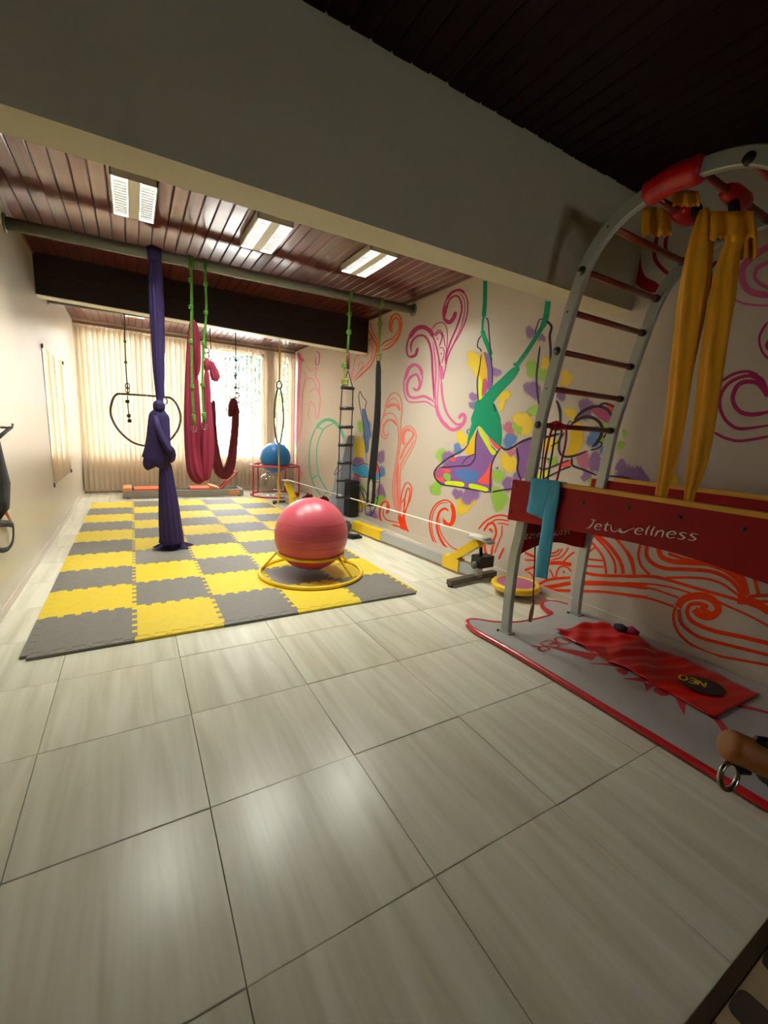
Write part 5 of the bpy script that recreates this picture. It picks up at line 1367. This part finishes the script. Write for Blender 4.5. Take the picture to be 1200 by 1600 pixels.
m = Mural('mural_figure', .0004)
for c, p, r in (('yellow', (370, 330), 62), ('blue', (330, 430), 46), ('green', (175, 490), 56), ('purple', (235, 510), 62), ('green', (130, 795), 62), ('yellow', (400, 940), 92), ('purple', (450, 850), 92), ('purple', (330, 850), 50), ('green', (720, 890), 92), ('green', (720, 960), 50), ('yellow', (820, 560), 92), ('green', (700, 680), 66), ('purple', (970, 470), 84), ('mauve', (820, 240), 62), ('blue', (820, 350), 66),
                ('yellow', (960, 210), 92), ('green', (890, 230), 50), ('purple', (800, 755), 58), ('purple', (890, 700), 52), ('mauve', (838, 460), 40), ('purple', (480, 20), 40), ('yellow', (740, 20), 40)):
    m.dab('I', c, p, r)
for c, p, r in (('yellow', (150, 900), 92), ('yellow', (190, 1040), 46), ('purple', (400, 1030), 52), ('purple', (150, 1310), 54), ('yellow', (490, 1300), 74), ('purple', (790, 580), 60), ('purple', (925, 640), 40), ('green', (815, 985), 84), ('green', (940, 1040), 74), ('yellow', (965, 930), 62), ('purple', (820, 1230), 98), ('green', (840, 1470), 64), ('yellow', (680, 1560), 84)):
    m.dab('K', c, p, r)
for c, p, r in (('blue', (730, 690), 92), ('purple', (640, 390), 92), ('yellow', (480, 440), 64), ('yellow', (260, 760), 84), ('green', (850, 560), 66), ('purple', (730, 950), 88), ('mauve', (610, 930), 78), ('green', (840, 720), 70), ('purple', (1060, 1090), 110), ('purple', (1000, 980), 56), ('green', (700, 1150), 56), ('yellow', (430, 80), 74), ('purple', (380, 240), 60), ('green', (100, 420), 52), ('yellow', (40, 540), 54), ('green', (1040, 650), 34), ('green', (1000, 770), 40), ('blue', (830, 820), 54), ('purple', (640, 1090), 54), ('green', (290, 940), 50), ('purple', (1200, 1100), 90), ('yellow', (1520, 1160), 100)):
    m.dab('J', c, p, r)
m.poly('I', 'p_yellow', [(500, 265), (495, 460), (420, 480), (400, 430), (440, 370)])
m.poly('I', 'p_purple', [(515, 250), (560, 330), (700, 450), (655, 560), (640, 830), (450, 800), (180, 755), (122, 690), (125, 640), (230, 560), (330, 500), (440, 490), (495, 460), (500, 330)])
for c, P in (('p_coral', [(645, 560), (642, 750), (525, 742), (545, 700), (600, 640)]), ('p_coral', [(620, 308), (680, 338), (733, 400), (705, 432), (645, 372)]), ('p_lime', [(530, 208), (590, 300), (640, 400), (692, 462), (655, 484), (600, 400), (542, 290)]), ('p_lime', [(222, 732), (370, 738), (382, 782), (230, 770)]), ('p_lime', [(450, 752), (602, 790), (600, 826), (450, 802)]),
             ('p_coral', [(150, 610), (262, 620), (252, 652), (172, 642)]), ('p_coral', [(120, 680), (190, 700), (202, 742), (132, 712)]), ('p_green', [(190, 658), (262, 668), (252, 730), (200, 702)]), ('p_coral', [(270, 512), (310, 520), (300, 550), (268, 540)]), ('p_purple', [(885, 415), (1030, 345), (1000, 640), (925, 710), (895, 600)]), ('p_blue', [(300, 640), (420, 620), (520, 650), (500, 740), (380, 730)]), ('p_mauve', [(130, 620), (200, 620), (190, 690), (130, 690)])):
    m.poly('I', c, P)
m.poly('K', 'p_yellow', [(238, 822), (282, 862), (300, 1100), (290, 1250), (212, 1360), (200, 1150)])
m.poly('K', 'p_purple', [(262, 800), (345, 885), (358, 1190), (308, 1225), (300, 1000)])
m.poly('K', 'p_lime', [(208, 1080), (238, 1150), (232, 1335), (205, 1362)])
m.poly('K', 'p_mauve', [(255, 1110), (300, 1130), (300, 1240), (240, 1300)])
m.poly('J', 'p_coral', [(380, 982), (472, 928), (482, 976), (392, 1002)])
m.poly('J', 'p_yellow', [(480, 600), (560, 520), (600, 640), (600, 780), (520, 870), (430, 872), (470, 740)])
m.poly('J', 'p_mauve', [(690, 400), (800, 390), (880, 450), (870, 540), (800, 510), (740, 460)])
m.poly('J', 'p_coral', [(840, 350), (920, 345), (970, 395), (935, 450), (885, 400)])
m.poly('J', 'p_lime', [(110, 1090), (180, 1050), (260, 1040), (200, 1120), (110, 1120)])
m.poly('K', 'teal', [(595, 975), (665, 1000), (600, 1110), (480, 1240), (372, 1375), (400, 1440), (440, 1520), (445, 1600), (300, 1640), (118, 1600), (160, 1440), (202, 1370), (350, 1200), (480, 1080)])
m.poly('I', 'teal', [(500, -20), (650, -20), (718, 110), (745, 250), (742, 370), (722, 402), (620, 312), (532, 212), (478, 290), (422, 384), (432, 300), (480, 110)])
for w, P in ((48, [(277, -10), (276, 120), (272, 260), (262, 400)]), (26, [(266, 370), (250, 470), (246, 580)]), (52, [(248, 560), (270, 640), (310, 740), (340, 830)]), (28, [(320, 780), (348, 900)]), (64, [(992, 222), (972, 380), (932, 510)]), (48, [(935, 500), (850, 640), (740, 810), (620, 970)]), (34, [(600, 930), (640, 960), (655, 1010)])):
    m.stroke('K', 'teal', w, P, taper=False)
for r, w, P in (('K', 14, [(285, 412), (310, 450), (325, 640), (345, 880), (360, 1050), (355, 1190)]), ('K', 14, [(235, 610), (198, 670), (190, 740), (225, 770), (232, 800)]), ('K', 13, [(235, 820), (210, 1000), (185, 1150), (202, 1375)]), ('K', 13, [(932, 425), (890, 440), (850, 560), (850, 592)]), ('K', 28, [(975, 450), (1030, 510), (1010, 620), (1020, 760), (1020, 970)]),
                ('K', 22, [(900, 730), (880, 900), (860, 1080), (870, 1250), (892, 1440)]), ('K', 6, [(870, 640), (900, 690)]), ('K', 28, [(1085, 1350), (1130, 1460), (1132, 1620)]), ('K', 18, [(370, 1390), (400, 1480)]),
                ('I', 12, [(520, 240), (500, 330), (495, 450), (490, 520), (440, 580), (340, 590), (220, 600), (150, 606)]), ('I', 13, [(440, 370), (380, 440), (250, 510), (160, 580), (113, 640), (120, 700), (180, 760), (300, 780), (450, 805), (640, 840)]), ('I', 13, [(640, 842), (635, 720), (650, 580), (690, 480), (732, 420)]), ('I', 20, [(730, 402), (780, 435), (850, 410), (940, 355), (1040, 318)]),
                ('I', 18, [(880, 410), (900, 520), (890, 620), (925, 722)]), ('I', 13, [(650, 833), (780, 810), (910, 798)]), ('I', 8, [(365, 580), (420, 510), (490, 475)]), ('I', 8, [(440, 240), (418, 262), (430, 290)]), ('I', 10, [(685, 605), (702, 612), (710, 595)]),
                ('J', 24, [(330, 310), (365, 430), (370, 540), (382, 640), (355, 750), (365, 850), (420, 890), (520, 880), (655, 830)]), ('J', 34, [(470, 565), (560, 500), (650, 475), (740, 500), (800, 570), (800, 650), (760, 730), (705, 788)]), ('J', 32, [(515, 505), (600, 420), (700, 375), (790, 370), (870, 410), (912, 500), (890, 600), (815, 695)]), ('J', 22, [(770, 360), (840, 335), (940, 375)]),
                ('J', 11, [(445, 562), (460, 530), (490, 520)]), ('J', 22, [(490, 900), (490, 960), (510, 990), (620, 1030), (750, 1085)]), ('J', 15, [(680, 820), (740, 810), (790, 780), (800, 745), (770, 738)]), ('J', 17, [(130, 1000), (200, 1022), (300, 990), (400, 950), (468, 925)]), ('J', 17, [(190, 1125), (300, 1070), (400, 1020), (482, 990)]), ('J', 26, [(-20, 730), (60, 700), (200, 690), (365, 650)]),
                ('J', 14, [(270, 782), (340, 740), (412, 640)]), ('J', 11, [(155, 900), (240, 912), (250, 930)]), ('J', 18, [(865, 1095), (1000, 1100), (1150, 1138)])):
    m.stroke(r, 'ink', w, P)
m.done('painted upside-down acrobat in a green fabric with colour splashes')

m = Mural('mural_figure', .0004)
for c, p, r, sy in (('yellow', (140, 880), 66, 2), ('purple', (130, 1005), 64, .8), ('purple', (360, 960), 50, 1.6), ('blue', (370, 1120), 42, 1.6), ('purple', (370, 1330), 52, 1.6), ('green', (335, 1420), 74, .9), ('yellow', (150, 1450), 62, 1.2), ('purple', (260, 1580), 80, .8), ('green', (165, 640), 40, 2), ('mauve', (110, 1200), 50, 1), ('green', (170, 1280), 34, 1), ('blue', (230, 700), 50, 2)):
    m.dab('L', c, p, r, sy)
m.poly('L', 'p_sky', [(60, 1040), (120, 1060), (190, 1042), (232, 1062), (232, 1166), (150, 1150), (80, 1112)])
m.poly('L', 'p_blue', [(168, 470), (206, 480), (242, 640), (242, 880), (212, 900), (190, 650)])
m.poly('L', 'p_coral', [(312, 1008), (342, 1060), (347, 1122), (308, 1112)])
m.poly('L', 'p_sky', [(306, 1130), (346, 1140), (346, 1200), (306, 1190)])
for w, P in ((8, [(225, 1030), (205, 850), (180, 600), (150, 440), (138, 330), (150, 278), (180, 340), (215, 380), (205, 470), (240, 620), (258, 760)]), (9, [(60, 1030), (120, 1052), (190, 1030), (242, 1042)]), (9, [(80, 1130), (150, 1162), (232, 1172)]), (9, [(318, 1005), (352, 1100), (352, 1250), (330, 1420), (280, 1550), (230, 1587), (188, 1560)]), (8, [(90, 1250), (150, 1290), (190, 1390), (232, 1442)]), (8, [(80, 1330), (92, 1500), (160, 1532), (172, 1480), (140, 1380)]), (8, [(306, 1210), (350, 1230)]), (8, [(300, 1340), (335, 1400)])):
    m.stroke('L', 'ink', w, P)
m.done('small painted acrobat on the wall behind the black straps')
